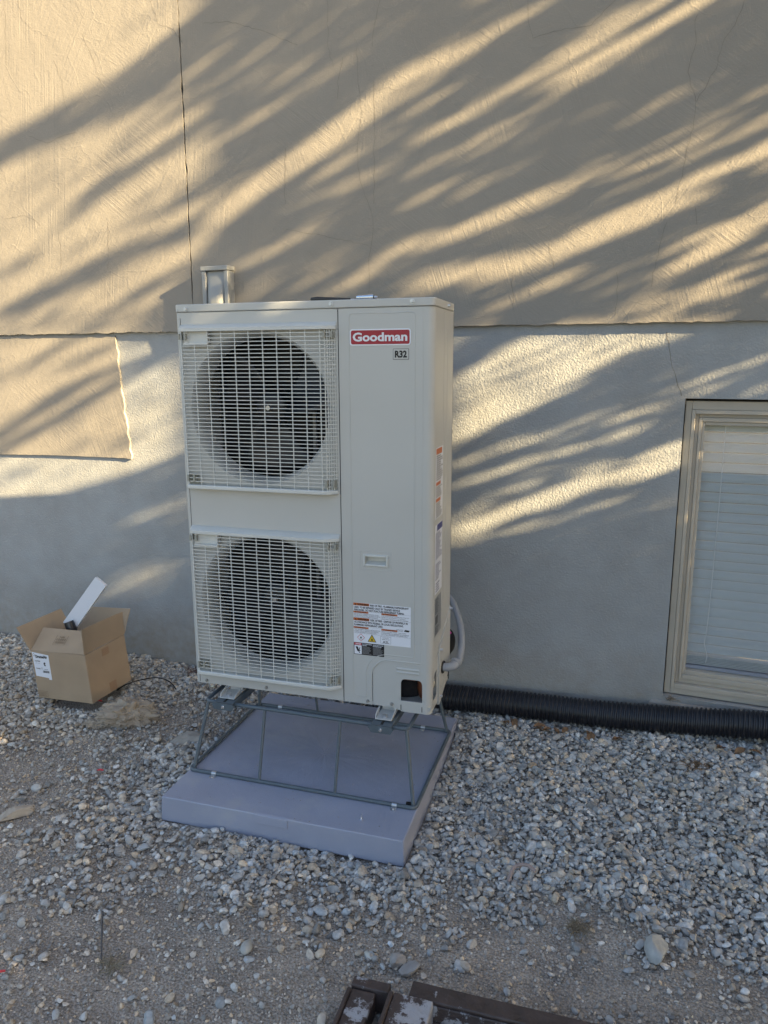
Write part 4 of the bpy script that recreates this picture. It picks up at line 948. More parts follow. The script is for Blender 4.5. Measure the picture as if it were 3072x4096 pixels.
for fx in (0.133, 0.750):
    rl = ob('cross_rail', merge(MB().box(fx - 0.038, fx + 0.038, iy - 0.028, SDp - iy + 0.02, ZT + 0.010, ZT + 0.0135), MB().box(fx - 0.038, fx - 0.035, iy - 0.005, SDp - iy + 0.02, ZT - 0.012, ZT + 0.010), MB().box(fx + 0.035, fx + 0.038, iy - 0.005, SDp - iy + 0.02, ZT - 0.012, ZT + 0.010)), M_rod, stand)
    fp = [(-0.046, 0.004), (-0.036, -0.014), (0.036, -0.014), (0.046, 0.004), (0.038, 0.0135), (-0.038, 0.0135)]
    ob('end_plate', MB().prism(fp, lambda u, v, d: (fx + u, d, ZT + v), iy - 0.030, iy - 0.026), M_rod, rl)
    ob('slot', MB().box(fx - 0.005, fx + 0.005, iy - 0.018, iy + 0.016, ZT + 0.0134, ZT + 0.0140), M_dark, rl)
    ob('rail_screw', MB().tube([(fx, iy - 0.036, ZT - 0.001), (fx, iy - 0.030, ZT - 0.001)], [0.005, 0.0075], 10), mat('bright_zinc', (0.8, 0.82, 0.85), 0.25, metal=0.9) if 'bright_zinc' not in bpy.data.materials else bpy.data.materials['bright_zinc'], rl)
# grit kicked onto the pad
rgp = random.Random(14); gp = MB()
for k in range(260):
    a, b_ = rgp.uniform(.02, PW - .02), PD * rgp.random() ** 1.2; b_ = max(.02, min(PD - .02, b_)); s0 = rgp.choice((.0011, .0014, .0018, .0026))
    gp.add([(a - s0, b_, PH), (a, b_ - s0, PH), (a + s0, b_, PH), (a, b_ + s0, PH), (a, b_, PH + s0 * 1.1)], [(0, 1, 4), (1, 2, 4), (2, 3, 4), (3, 0, 4)])
gq = ob('grit_specks', gp, mat('speck_grey', (0.25, 0.235, 0.21), 0.9), pad); gq['kind'] = 'stuff'
# loose bits on the pad
sc_ = empty('loose_screw', (0.772, -0.177, PH), 'small bright screw standing loose on the pad near its front', 'screw')
ob('head', MB().tube([(0, 0, 0.0), (0, 0, 0.006)], 0.0055, 10), bpy.data.materials['bright_zinc'], sc_)
ob('shank', MB().tube([(0, 0, 0.006), (0, 0, 0.022)], [0.0026, 0.0012], 8), bpy.data.materials['bright_zinc'], sc_)
cb_ = MB().hexa([(-.011, -.005, 0), (.010, -.007, 0), (.012, .006, 0), (-.009, .007, 0), (-.010, -.004, .009), (.009, -.005, .007), (.010, .005, .008), (-.008, .006, .010)])
o = ob('rubber_scrap', cb_, M_black, bevel=0.001); o.location = (0.893, -0.035, PH); o.rotation_euler = (0, 0, 0.4); tag(o, 'small black rubber scrap on the pad inside the stand corner', 'scrap')

# ------------------------------------------------------------------ tool and bit left on top of the unit
def on_unit(x, y, z):
    a = Matrix.Rotation(UA, 4, 'Z') @ Matrix.Rotation(UR, 4, 'Y'); return a @ Vector((x, y, z)) + Vector((0, 0, ZB))
t0 = on_unit(0.50, 0.05, UH)
tool = empty('hand_tool', t0, 'black-handled hand tool lying on top of the unit', 'tool', rot=(0, 0, UA + 0.02))
M_rub = mat('grip_rubber', (0.03, 0.028, 0.026), 0.55)
hd = MB().tube([(-0.005, 0, 0.008), (0.0, 0, 0.0085), (0.02, 0, 0.0085), (0.05, 0, 0.0075), (0.10, 0.002, 0.006), (0.138, 0.004, 0.005)], [0.002, 0.0065, 0.0085, 0.0075, 0.006, 0.005], 14)
ob('handle', hd, M_rub, tool, smooth=60)
ob('shaft', MB().tube([(0.138, 0.004, 0.005), (0.165, 0.005, 0.004)], 0.003, 8), M_steel, tool, smooth=60)
t1 = on_unit(0.662, 0.05, UH)
sk = empty('socket_bit', t1, 'short shiny metal socket lying on the unit beside the black handle', 'tool', rot=(0, 0, UA))
M_chr = mat('chrome', (0.75, 0.77, 0.8), 0.15, metal=1.0)
n_ = 18; sb = MB()
for r_, x in ((0.006, 0), (0.0075, 0.004), (0.0085, 0.03), (0.010, 0.048), (0.010, 0.060), (0.007, 0.060), (0.007, 0.045)):
    for j in range(n_): a = 2 * math.pi * j / n_; sb.v.append((x, r_ * math.cos(a), 0.010 + r_ * math.sin(a)))
sb.f = [(i * n_ + j, i * n_ + (j + 1) % n_, (i + 1) * n_ + (j + 1) % n_, (i + 1) * n_ + j) for i in range(6) for j in range(n_)] + [tuple(range(n_)), tuple(6 * n_ + j for j in range(n_))]
ob('sleeve', sb, M_chr, sk, smooth=40)
ob('drive_ball', MB().tube([(0.062, 0, 0.010), (0.072, 0, 0.009)], [0.006, 0.004], 8), M_steel, sk)

# ------------------------------------------------------------------ line-set cover on the wall
M_cov = mat('cover_pvc', (0.26, 0.272, 0.275), 0.5, var=0.03)
lc = empty('line_set_cover', (-0.347, UY, 1.60), 'grey plastic pipe cover running up the wall behind the unit', 'pipe cover')
lw_ = 0.070; dp = 0.058
ob('channel', merge(MB().box(-lw_, -lw_ + 0.022, -dp, -0.0005, 0.19, 0.413), MB().box(lw_ - 0.022, lw_, -dp, -0.0005, 0.19, 0.413), MB().box(-lw_ + .022, lw_ - .022, -dp + 0.012, -0.0005, 0.19, 0.413)), M_cov, lc, bevel=0.004)
ob('cap', MB().box(-lw_ - 0.003, lw_ + 0.003, -dp - 0.004, -0.0004, 0.4135, 0.434), M_cov, lc, bevel=0.003)
# bulging inlet of the wall cap
bm_ = MB(); rows = 12; cn = 12
for i in range(rows + 1):
    t = i / rows; z = 0.402 - 0.205 * t; pr = -dp + 0.010 - 0.026 * math.sin(min(1, t * 1.5) * math.pi / 2) ** 1.5 * (1 - 0.35 * max(0, t - .6) / .4); wd = (lw_ - 0.024) * (1 - 0.10 * t)
    for j in range(cn + 1):
        u = -1 + 2 * j / cn; k = max(0, 1 - abs(u) ** 5)
        bm_.v.append((u * wd, -dp + 0.010 + (pr + dp - 0.010) * k, z))
bm_.f = [(i * (cn + 1) + j, i * (cn + 1) + j + 1, (i + 1) * (cn + 1) + j + 1, (i + 1) * (cn + 1) + j) for i in range(rows) for j in range(cn)]
ob('bulged_cover', bm_, M_cov, lc, smooth=60)

# ------------------------------------------------------------------ conduit and pipes behind the unit
M_cond = mat('conduit_grey', (0.28, 0.30, 0.33), 0.45, var=0.03)
e0 = on_unit(UW + 0.004, 0.165, 0.105); e1 = on_unit(UW + 0.012, 0.165, 0.105)
cdt = empty('flexible_conduit', e0, 'grey flexible electrical conduit bowing out behind the right side of the unit', 'conduit')
def rel(ps, o_): return [tuple(Vector(q) - o_) for q in ps]
el = [e0, e0 + Vector((0.018, 0.004, 0)), e0 + Vector((0.032, 0.014, 0.001)), e0 + Vector((0.038, 0.034, 0.005))]
ob('elbow', MB().tube(rel(el, e0), [0.0155, 0.0155, 0.0165, 0.0185], 16), M_cond, cdt, smooth=60)
ob('lock_nut', MB().tube(rel([e0 + Vector((0.0, 0, 0)), e0 + Vector((0.005, 0, 0))], e0), 0.024, 12), M_black, cdt)
ob('collar', MB().tube(rel([e0 + Vector((0.0375, 0.030, 0.004)), e0 + Vector((0.038, 0.044, 0.008))], e0), 0.0205, 12), M_cond, cdt)
fx_ = [el[-1], Vector((0.962, 0.33, 0.470)), Vector((0.957, 0.38, 0.488)), Vector((0.945, 0.44, 0.516)), Vector((0.915, 0.52, 0.556)), Vector((0.873, 0.60, 0.590)), Vector((0.825, 0.67, 0.612)), Vector((0.74, 0.74, 0.63)), Vector((0.6, 0.83, 0.65))]
# smooth the run
def cat(ps, n_=6):
    ps = [Vector(q) for q in ps]; out = []
    for i in range(len(ps) - 1):
        p0, p1, p2, p3 = ps[max(i - 1, 0)], ps[i], ps[i + 1], ps[min(i + 2, len(ps) - 1)]
        for k in range(n_):
            t = k / n_; out.append(0.5 * ((2 * p1) + (p2 - p0) * t + (2 * p0 - 5 * p1 + 4 * p2 - p3) * t * t + (3 * p1 - p0 - 3 * p2 + p3) * t ** 3))
    out.append(ps[-1]); return out
ob('hose', MB().tube(rel(cat(fx_), e0), 0.0135, 14), M_cond, cdt, smooth=60)
ls = empty('insulated_line_set', (0.80, 0.60, 0.45), 'black insulated refrigerant lines behind the unit, partly hidden', 'pipe')
M_ins = mat('foam_insulation', (0.014, 0.014, 0.017), 0.9, bump=0.5, bscale=60, bdist=0.004)
o_ = Vector((0.80, 0.60, 0.45))
ob('thick_line', MB().tube(rel(cat([(0.74, 0.40, 0.50), (0.83, 0.43, 0.535), (0.872, 0.475, 0.525), (0.872, 0.51, 0.47), (0.84, 0.55, 0.42), (0.78, 0.62, 0.38), (0.6, 0.76, 0.34)]), o_), 0.026, 14), M_ins, ls, smooth=60)
ob('drip_leg', MB().tube(rel(cat([(0.85, 0.42, 0.50), (0.868, 0.43, 0.44), (0.86, 0.44, 0.38), (0.84, 0.46, 0.30)]), o_), 0.02, 12), M_ins, ls, smooth=60)
ob('copper_stub', MB().tube(rel([(0.84, 0.40, 0.60), (0.872, 0.44, 0.585), (0.875, 0.47, 0.56)], o_), 0.008, 10), M_copper, ls, smooth=60)
ob('pink_tag', MB().tube(rel([(0.886, 0.452, 0.549), (0.893, 0.456, 0.537)], o_), 0.006, 8), mat('pink_tape', (0.55, 0.03, 0.32), 0.5), ls)

# ------------------------------------------------------------------ corrugated drain pipe along the wall
pts_ = cat([(0.35, 0.775, 0.092), (0.75, 0.78, 0.104), (1.04, 0.782, 0.122), (1.46, 0.782, 0.142), (1.80, 0.782, 0.172), (2.09, 0.782, 0.204), (2.5, 0.78, 0.225), (3.2, 0.78, 0.24)], 40)
Lc = [0.0]
for a, b in zip(pts_, pts_[1:]): Lc.append(Lc[-1] + (b - a).length)
Lc = np.array(Lc); P_ = np.array([tuple(q) for q in pts_]); tot = Lc[-1]; pitch_ = 0.0172
prof = [(0.0, 0.0500), (0.14, 0.0502), (0.24, 0.0548), (0.34, 0.0572), (0.60, 0.0572), (0.70, 0.0548), (0.80, 0.0502)]
ss = []; rr2 = []
for k in range(int(tot / pitch_)):
    for t, r_ in prof: ss.append((k + t) * pitch_); rr2.append(r_)
ring = [Vector((np.interp(s, Lc, P_[:, 0]), np.interp(s, Lc, P_[:, 1]), np.interp(s, Lc, P_[:, 2]))) for s in ss]
pb = MB(); n_ = 22
for c, r_ in zip(ring, rr2):
    for j in range(n_): a = 2 * math.pi * j / n_; pb.v.append((c.x, c.y + r_ * math.cos(a), c.z + r_ * math.sin(a)))
pb.f = [(i * n_ + j, i * n_ + (j + 1) % n_, (i + 1) * n_ + (j + 1) % n_, (i + 1) * n_ + j) for i in range(len(ring) - 1) for j in range(n_)]
dp_ = ob('drain_pipe', pb, mat('drain_black', (0.016, 0.017, 0.022), 0.42, var=0.25, vscale=14), smooth=35); tag(dp_, 'black corrugated drain pipe lying along the foot of the wall', 'pipe')

# ------------------------------------------------------------------ cardboard box
M_card = mat('cardboard', (0.345, 0.26, 0.175), 0.8, var=0.07, vscale=9, bump=0.25, bscale=35, bdist=0.002)
M_cardin = mat('cardboard_inside', (0.4, 0.31, 0.2), 0.85, var=0.06, vscale=9)
BW, BD, BH, T = 0.331, 0.265, 0.238, 0.0045
box = empty('cardboard_box', (-1.079, 0.230, 0.028), 'open brown cardboard box with a white shipping label on the gravel', 'box', rot=(0.035, -0.071, -0.006))
def bp_(name, mb, m_=None, bevel=0.0012, parent=None, label=None):
    o = ob(name, mb, m_ or M_card, parent or box, None, bevel)
    if label: o['label'] = label
    return o
front = bp_('front_wall', MB().box(0, BW, 0, T, 0, BH)); bp_('back_wall', MB().box(0, BW, BD - T, BD, 0, BH))
bp_('side_wall', MB().box(0, T, T, BD - T, 0, BH)); sidew = bp_('side_wall', MB().box(BW - T, BW, T, BD - T, 0, BH)); bp_('bottom', MB().box(T, BW - T, T, BD - T, 0.0, T))
def flap(name, a, b, va, vb_, th):
    a, b, va, vb_ = Vector(a), Vector(b), Vector(va), Vector(vb_); th = Vector(th); g_ = 0.003
    a2, b2 = a + va * 0.02, b + vb_ * 0.02
    n1, n2 = 6, 4; mb = MB()
    for s_ in (0, 1):
        for i in range(n1 + 1):
            for j in range(n2 + 1):
                t = i / n1; k = j / n2
                p_ = (a2 + (b2 - a2) * t) * (1 - k) + (a + va + (b + vb_ - a - va) * t) * k
                bow = math.sin(t * math.pi) * k * 0.006 + 0.002 * math.sin(5 * t + 3 * k)
                mb.v.append(tuple(p_ + th * (s_) + th.normalized() * bow))
    N_ = (n1 + 1) * (n2 + 1); id_ = lambda s_, i, j: s_ * N_ + i * (n2 + 1) + j
    for i in range(n1):
        for j in range(n2):
            mb.f += [(id_(0, i, j), id_(0, i, j + 1), id_(0, i + 1, j + 1), id_(0, i + 1, j)), (id_(1, i, j), id_(1, i + 1, j), id_(1, i + 1, j + 1), id_(1, i, j + 1))]
    for i in range(n1): mb.f += [(id_(0, i, 0), id_(0, i + 1, 0), id_(1, i + 1, 0), id_(1, i, 0)), (id_(0, i, n2), id_(1, i, n2), id_(1, i + 1, n2), id_(0, i + 1, n2))]
    for j in range(n2): mb.f += [(id_(0, 0, j), id_(1, 0, j), id_(1, 0, j + 1), id_(0, 0, j + 1)), (id_(0, n1, j), id_(0, n1, j + 1), id_(1, n1, j + 1), id_(1, n1, j))]
    return ob(name, mb, M_card, box, smooth=40)
ff = flap('front_flap', (0, 0.001, BH), (BW - 0.006, 0.001, BH), (0.0, 0.095, 0.080), (0.0, 0.098, 0.078), (0, 0.0028, -0.003))
flap('side_flap', (BW, 0.0, BH), (BW, BD, BH), (0.012, -0.004, 0.128), (0.014, 0.0, 0.118), (-0.004, 0, 0))
flap('back_flap', (BW, BD, BH), (0, BD, BH), (0.010, 0.060, 0.112), (0.004, 0.075, 0.105), (0, -0.004, 0.001))
flap('side_flap', (0, BD, BH), (0, 0, BH), (-0.055, 0.002, 0.112), (-0.062, -0.004, 0.112), (0.004, 0, 0.001))
lab = bp_('shipping_label', MB().prism([(0.010, 0.112), (0.088, 0.106), (0.088, 0.098), (0.105, 0.098), (0.105, 0.106), (0.108, 0.222), (0.008, 0.232)], lambda u, v, d: (u, d, v), -0.0009, 0.0005), M_white, None, None, 'white printed shipping label')
def bt(b_, x0, x1_, z0, z1, bo=0.0): return text_mb(b_, x0, x1_, z0, z1, -0.0013, bo)
bars = []; xx = 0.058; rr_ = random.Random(2)
while xx < 0.098:
    wd = rr_.choice((.0007, .0012, .0018)); bars.append(DB(xx, xx + wd, .131, .1425, -.0013)); xx += wd + rr_.choice((.0007, .0012))
ob('lettering', merge(bt('DirectedAir', .027, .099, .204, .219, .05), bt('DA6077B-BK', .018, .052, .1855, .1915, .04), bt('LINE SET COVER', .019, .048, .176, .179, .0), bt('TUNNELS', .019, .046, .148, .154, .03), bt('UNIVERSAL', .068, .092, .147, .150, .02),
                      MB().tube([(.018 + .006 * math.cos(R(a)), -.0010, .2185 + .0065 * math.sin(R(a))) for a in range(0, 361, 30)], .0008, 4), MB().tube([(.055 + .004 * math.cos(R(a)), -.0010, .153 + .0045 * math.sin(R(a))) for a in range(0, 361, 40)], .0005, 4)), M_ink, lab)
ob('product_mark', MB().add([(.076 + a * .007, -.0013, .176 + b * .011) for a, b in ((-.4, -.9), (.7, -.9), (.9, -.3), (.1, -.2), (.2, .1), (.9, .2), (.9, .6), (.1, .8), (-.6, .6), (-.9, 0), (-.5, -.3))], [tuple(range(11))]), M_ink, lab)
ob('barcode', merge(*bars), M_ink, lab); lab['label'] = 'white printed shipping label'
M_print = mat('carton_print', (0.12, 0.075, 0.04), 0.8)
def outline(x0, x1_, z0, z1, t, fn): return merge(*[MB().add([fn(a, b) for a, b in ((u0, v0), (u1, v0), (u1, v1), (u0, v1))], [(0, 1, 2, 3)]) for u0, u1, v0, v1 in ((x0, x1_, z0, z0 + t), (x0, x1_, z1 - t, z1), (x0, x0 + t, z0, z1), (x1_ - t, x1_, z0, z1))])
fr_ = lambda a, b: (a, -0.0007, b)
ob('handling_print', merge(outline(.006, .064, .008, .036, .0012, fr_), *[DB(.009, .009 + .05 * q, .012 + k * .0042, .0132 + k * .0042, -.0007) for k, q in enumerate((.9, 1, .8, 1, .95))]), M_print, front)
fv0, fvd = Vector((0, 0.001, BH)), Vector((0.0, 0.0965, 0.079))
ffn = lambda a, b: tuple(fv0 + Vector((a, 0, 0)) + fvd * b + Vector((0, -0.0035, 0.0022)))
ob('flap_print', merge(outline(.115, .185, .32, .72, .0016, lambda a, b: ffn(a, b)), text_mb('PACKER', .135, .165, .62, .68, 0, .02, ffn), *[text_mb('0', .122 + .012 * i, .131 + .012 * i, z, z + .09, 0, .0, ffn) for i in range(5) for z in (.38, .5)]), M_print, ff)
ob('tape_patch', MB().box(BW + 0.0001, BW + .0007, .105, .150, BH - .048, BH - .012), mat('brown_tape', (0.29, 0.185, 0.11), 0.4), sidew)
ob('tape_patch', MB().box(BW + 0.0001, BW + .0007, .120, .165, .004, .05), bpy.data.materials['brown_tape'], sidew)
# contents of the box
fo = empty('foam_strip', (-1.005, 0.40, 0.30), 'white foam strip sticking up out of the cardboard box', 'packing foam')
fq = [(-1.058, 0.352), (-0.992, 0.312), (-0.803, 0.556), (-0.845, 0.580), (-0.868, 0.592)]
fmb = MB().prism(fq, lambda u, v, d: (u + 1.005, d + (v - .3) * .15, v - 0.30), -0.012, 0.004)
ob('strip', fmb, mat('foam_white', (0.62, 0.63, 0.66), 0.8, bump=0.2, bscale=90, bdist=0.002), fo, bevel=0.002)
bb = empty('black_cover_piece', (-0.98, 0.375, 0.22), 'black plastic piece sticking up inside the cardboard box', 'plastic part')
ob('body', MB().tube([(0.0, 0, -0.1), (0.0, 0, 0.06), (-0.005, 0.0, 0.11), (-0.02, 0.0, 0.15)], [0.03, 0.03, 0.026, 0.022], 10), mat('gloss_black', (0.012, 0.014, 0.02), 0.3), bb, smooth=50)
gc = empty('grey_cover_piece', (-0.88, 0.375, 0.20), 'light grey plastic piece lying inside the cardboard box', 'plastic part')
ob('body', MB().hexa([(-.10, -.09, -.1), (.10, -.09, -.1), (.10, .09, -.1), (-.10, .09, -.1), (-.09, -.08, .05), (.09, -.08, .06), (.09, .08, .085), (-.09, .08, .08)]), mat('pale_plastic', (0.42, 0.43, 0.45), 0.4), gc, bevel=0.01)

# ------------------------------------------------------------------ gravel
STONY = [(-1.95,0.78,1),(-1.54,0.58,1),(-1.33,0.32,1),(-1.1,0.11,0.9),(-0.84,0.21,0.95),(-0.79,0.69,1),(-0.84,0.96,1),(-0.72,0.4,0.9),(-0.97,-0.09,0.55),(-0.82,-0.03,0.5),(-0.59,-0.06,0.4),(-0.66,-0.19,0.15),(-0.8,-0.25,0.2),(-0.65,-0.39,0.2),(-0.47,-0.32,0.35),(-0.4,-0.19,0.5),(-0.4,0.28,0.3),(-0.34,0.32,0.35),(-0.4,0.13,0.45),(-0.44,-0.0,0.5),(-0.26,-0.14,0.7),(-0.17,-0.11,0.9),(-0.13,0.01,1),(-0.0,-0.31,1),(-0.04,-0.4,0.9),(-0.23,-0.31,0.6),(-0.51,-0.51,0.3),(-0.37,-0.53,0.4),(-0.19,-0.54,0.6),(-0.01,-0.61,0.75),(-0.26,-0.64,0.4),(-0.28,-0.72,0.25),(-0.04,-0.75,0.6),(0.04,-0.72,0.8),(0.14,-0.68,0.6),(0.1,-0.57,0.6),(0.14,-0.51,0.35),(0.11,-0.39,0.8),(0.26,-0.44,0.7),(0.25,-0.37,0.9),(0.41,-0.38,1),(0.54,-0.36,1),(0.71,-0.33,1),(0.88,-0.33,1),(0.97,-0.32,1),(0.33,-0.61,0.4),(0.43,-0.63,0.3),(0.3,-0.51,0.3),(0.47,-0.55,0.75),(0.58,-0.51,0.8),(0.71,-0.52,0.6),(0.67,-0.59,0.5),(0.82,-0.47,0.7),(0.89,-0.45,0.6),(0.83,-0.58,0.55),(0.93,-0.54,0.7),(0.96,-0.61,0.3),(0.63,-0.66,0.15),(0.36,-0.76,0.15),(0.15,-0.84,0.15),(0.02,-0.9,0.15),(0.32,-0.93,0.1),(0.23,-1.09,0.12),(0.6,-0.86,0.08),(0.55,-1.01,0.1),(0.78,-0.79,0.1),(0.91,-0.74,0.1),(0.84,-0.9,0.05),(1.02,-0.66,0.25),(1.14,-0.61,0.2),(1.1,-0.48,0.6),(1.14,-0.35,0.35),(1.14,-0.23,0.5),(1.05,-0.33,0.9),(1.01,-0.21,1),(1.24,-0.31,0.8),(1.35,-0.27,0.8),(1.42,-0.26,0.5),(1.23,-0.42,0.25),(1.32,-0.49,0.12),(1.44,-0.39,0.15),(1.46,-0.28,0.25),(1.57,-0.24,0.5),(1.61,-0.33,0.15),(1.55,-0.45,0.1),(1.47,-0.57,0.05),(1.65,-0.5,0.1),(1.71,-0.24,0.6),(1.77,-0.16,0.9),(1.81,-0.25,0.55),(1.88,-0.17,0.95),(1.94,-0.25,0.9),(2.0,-0.28,0.8),(1.87,-0.32,0.4),(1.93,-0.39,0.4),(1.98,-0.41,0.3),(1.89,-0.51,0.15),(1.78,-0.53,0.1),(0.98,0.55,1),(1.28,0.66,1),(1.67,0.81,1),(2.05,0.85,1),(1.16,0.22,1),(1.51,0.36,1),(1.86,0.49,1),(1.05,-0.06,1),(1.38,-0.0,1),(1.7,0.05,1),(1.99,0.1,1),(1.93,0.28,1),(1.25,-0.18,0.95),(1.48,-0.12,0.95),(1.63,-0.1,1)]

ST = np.array(STONY)
def stony(x, y):
    """share of stone cover, read from spots noted on the ground"""
    d2 = (x[:, None] - ST[None, :, 0]) ** 2 + (y[:, None] - ST[None, :, 1]) ** 2
    wt = 1 / (d2 + 0.0015) ** 1.6
    return (wt * ST[None, :, 2]).sum(1) / wt.sum(1)
PADC, PADS = math.cos(0.0796), math.sin(0.0796)
def in_pad(x, y, mg):
    u = (x - 0.0399) * PADC + (y + 0.3145) * PADS; v = -(x - 0.0399) * PADS + (y + 0.3145) * PADC
    return (u > -mg) & (u < PW + mg) & (v > -mg) & (v < PD + mg)
def in_box(x, y, mg): return (x > -1.079 - mg) & (x < -0.745 + mg) & (y > 0.225 - mg) & (y < 0.50 + mg)
def ico(level):
    import bmesh
    b = bmesh.new(); bmesh.ops.create_icosphere(b, subdivisions=level, radius=1.0)
    v = np.array([q.co[:] for q in b.verts]); f = np.array([[q.index for q in p_.verts] for p_ in b.faces]); b.free(); return v, f
def rock_shapes(level, n_, seed, cut=0.8):
    rr = np.random.default_rng(seed); v, f = ico(level); out = []
    for k in range(n_):
        q = v.copy()
        for c in range(rr.integers(4, 9)):                      # slice flats off the ball
            nn = rr.normal(0, 1, 3); nn /= np.linalg.norm(nn); d = rr.uniform(0.36, 0.82) if rr.random() < cut else 0.95
            h = q @ nn; q = q - np.outer(np.maximum(h - d, 0), nn)
        q *= 1 + rr.normal(0, 0.03, (len(q), 1)); out.append(q / np.abs(q).max())
    return out, f
def scatter(name, x, y, z, size, shapes, F, colr, flat, matl, label, cat_, seed, tilt=0.35):
    rr = np.random.default_rng(seed); n_ = len(x); k = rr.integers(0, len(shapes), n_)
    S = np.stack(shapes)[k]                                                     # n,V,3
    ax = np.stack([size * rr.uniform(0.85, 1.25, n_), size * rr.uniform(0.62, 0.95, n_), size * rr.uniform(*flat, n_)], -1)
    S = S * ax[:, None, :]
    def rot(a, i, j, S):
        c, s_ = np.cos(a)[:, None], np.sin(a)[:, None]; A, B = S[..., i].copy(), S[..., j].copy()
        S[..., i] = c * A - s_ * B; S[..., j] = s_ * A + c * B; return S
    S = rot(rr.normal(0, tilt, n_), 1, 2, S); S = rot(rr.normal(0, tilt, n_), 0, 2, S); S = rot(rr.uniform(0, 2 * np.pi, n_), 0, 1, S)
    S = S + np.stack([x, y, z], -1)[:, None, :]
    nv = S.shape[1]; V = S.reshape(-1, 3); FF = (F[None] + (np.arange(n_) * nv)[:, None, None]).reshape(-1, 3)
    me = bpy.data.meshes.new(name); me.vertices.add(len(V)); me.vertices.foreach_set('co', V.ravel().astype(np.float32))
    me.loops.add(FF.size); me.loops.foreach_set('vertex_index', FF.ravel().astype(np.int32))
    me.polygons.add(len(FF)); me.polygons.foreach_set('loop_start', np.arange(0, FF.size, 3, dtype=np.int32))
    at = me.attributes.new('tone', 'FLOAT_COLOR', 'POINT')
    C4 = np.repeat(np.concatenate([colr, np.ones((n_, 1))], 1), nv, 0); at.data.foreach_set('color', C4.ravel().astype(np.float32))
    me.update(); me.polygons.foreach_set('use_smooth', np.ones(len(FF), bool)); me.set_sharp_from_angle(angle=R(26))
    me.materials.append(matl); o = bpy.data.objects.new(name, me); col.objects.link(o); tag(o, label, cat_, kind='stuff'); return o
def stone_material():
    M = bpy.data.materials.new('pebble'); M.use_nodes = True
    n = M.node_tree.nodes; l = M.node_tree.links; b = n['Principled BSDF']; b.inputs['Roughness'].default_value = 0.8; b.inputs['Specular IOR Level'].default_value = 0.3
    a = n.new('ShaderNodeAttribute'); a.attribute_name = 'tone'
    g = n.new('ShaderNodeNewGeometry'); no = n.new('ShaderNodeTexNoise'); no.inputs['Scale'].default_value = 90; no.inputs['Detail'].default_value = 4; l.new(g.outputs['Position'], no.inputs['Vector'])
    mr = n.new('ShaderNodeMapRange'); mr.inputs[1].default_value = .3; mr.inputs[2].default_value = .7; mr.inputs[3].default_value = .78; mr.inputs[4].default_value = 1.2; l.new(no.outputs['Fac'], mr.inputs[0])
    mx = n.new('ShaderNodeVectorMath'); mx.operation = 'SCALE'; l.new(a.outputs['Color'], mx.inputs[0]); l.new(mr.outputs[0], mx.inputs['Scale']); l.new(mx.outputs[0], b.inputs['Base Color'])
    bp = n.new('ShaderNodeBump'); bp.inputs['Strength'].default_value = .4; bp.inputs['Distance'].default_value = .002; l.new(no.outputs['Fac'], bp.inputs['Height']); l.new(bp.outputs[0], b.inputs['Normal'])
    return M
M_stone = stone_material()
def tones(n_, rr, x, y):
    base = np.array([0.41, 0.40, 0.385])[None] * np.exp(rr.normal(0, 0.21, n_))[:, None]
    u = rr.random(n_)[:, None]
    base = np.where(u < 0.16, base * np.array([0.90, 0.97, 1.04]), base)              # blue-grey
    base = np.where((u > 0.16) & (u < 0.34), base * np.array([1.10, 0.98, 0.84]), base)   # tan
    base = np.where((u > 0.34) & (u < 0.38), base * np.array([1.30, 1.12, 0.90]), base)
    base = np.where(u > 0.978, np.array([0.62, 0.61, 0.58]) * np.ones_like(base), base)     # pale quartz
    base = np.where((u > 0.90) & (u < 0.965), base * 0.6, base)
    left = np.clip((0.3 - x) / 1.2, 0, 1)[:, None]                                   # dustier, browner stones at the left
    base = base * (1 - left * np.array([0.0, 0.05, 0.13]))
    return np.clip(base, 0.07, 0.8)
rg = np.random.default_rng(21)
def candidates(n_, wide=0.60, lo=(-3.1, -1.7), hi=(2.9, 0.85)):
    x = rg.uniform(lo[0], hi[0], n_); y = rg.uniform(lo[1], hi[1], n_)
    # keep what lies in or near the view
    d = np.stack([x, y, np.zeros(n_)], -1) - np.array(CAM); zc_ = d @ np.array(fwd2); xc = d @ np.array(r3); yc = d @ np.array(u3)
    ok = (zc_ > 0.3) & (np.abs(xc / zc_) < wide) & (yc / zc_ > -0.70 - wide * 0.25)
    return x[ok], y[ok]
X, Y = candidates(175000, 0.72); s_ = stony(X, Y)
lump = 0.5 + 0.5 * np.sin(X * 17 + 3 * np.sin(Y * 11)) * np.sin(Y * 19 + 2 * np.sin(X * 13))
thr = np.clip(s_ * 1.08 - 0.04, 0, 1) ** 2.3 * np.where(s_ < 0.85, 0.35 + 1.2 * lump, 1.0)
thr = np.maximum(thr, 0.022)
keep = (rg.random(len(X)) < thr) & ~in_pad(X, Y, 0.004) & ~in_box(X, Y, -0.03)
X, Y, s_ = X[keep], Y[keep], s_[keep]; n_ = len(X)
size = np.clip(np.exp(rg.normal(math.log(0.0084), 0.40, n_)), 0.004, 0.022)
wallside = smooth01(0.2, 0.8, Y)
Z = gz(X, Y) + size * 0.25 + rg.uniform(-0.004, 0.013, n_) * np.clip(s_, 0.15, 1) + 0.004
Z = np.where(in_pad(X, Y, 0.035), Z - 0.004, Z)
shp, Ff = rock_shapes(2, 26, 5)
shp1, Ff1 = rock_shapes(1, 16, 6)
tn = tones(n_, rg, X, Y); big = size > 0.0100
scatter('gravel', X[big], Y[big], Z[big], size[big], shp, Ff, tn[big], (0.42, 0.75), M_stone, 'larger grey and tan river stones spread around the pad', 'gravel', 31)
sm_ = ~big
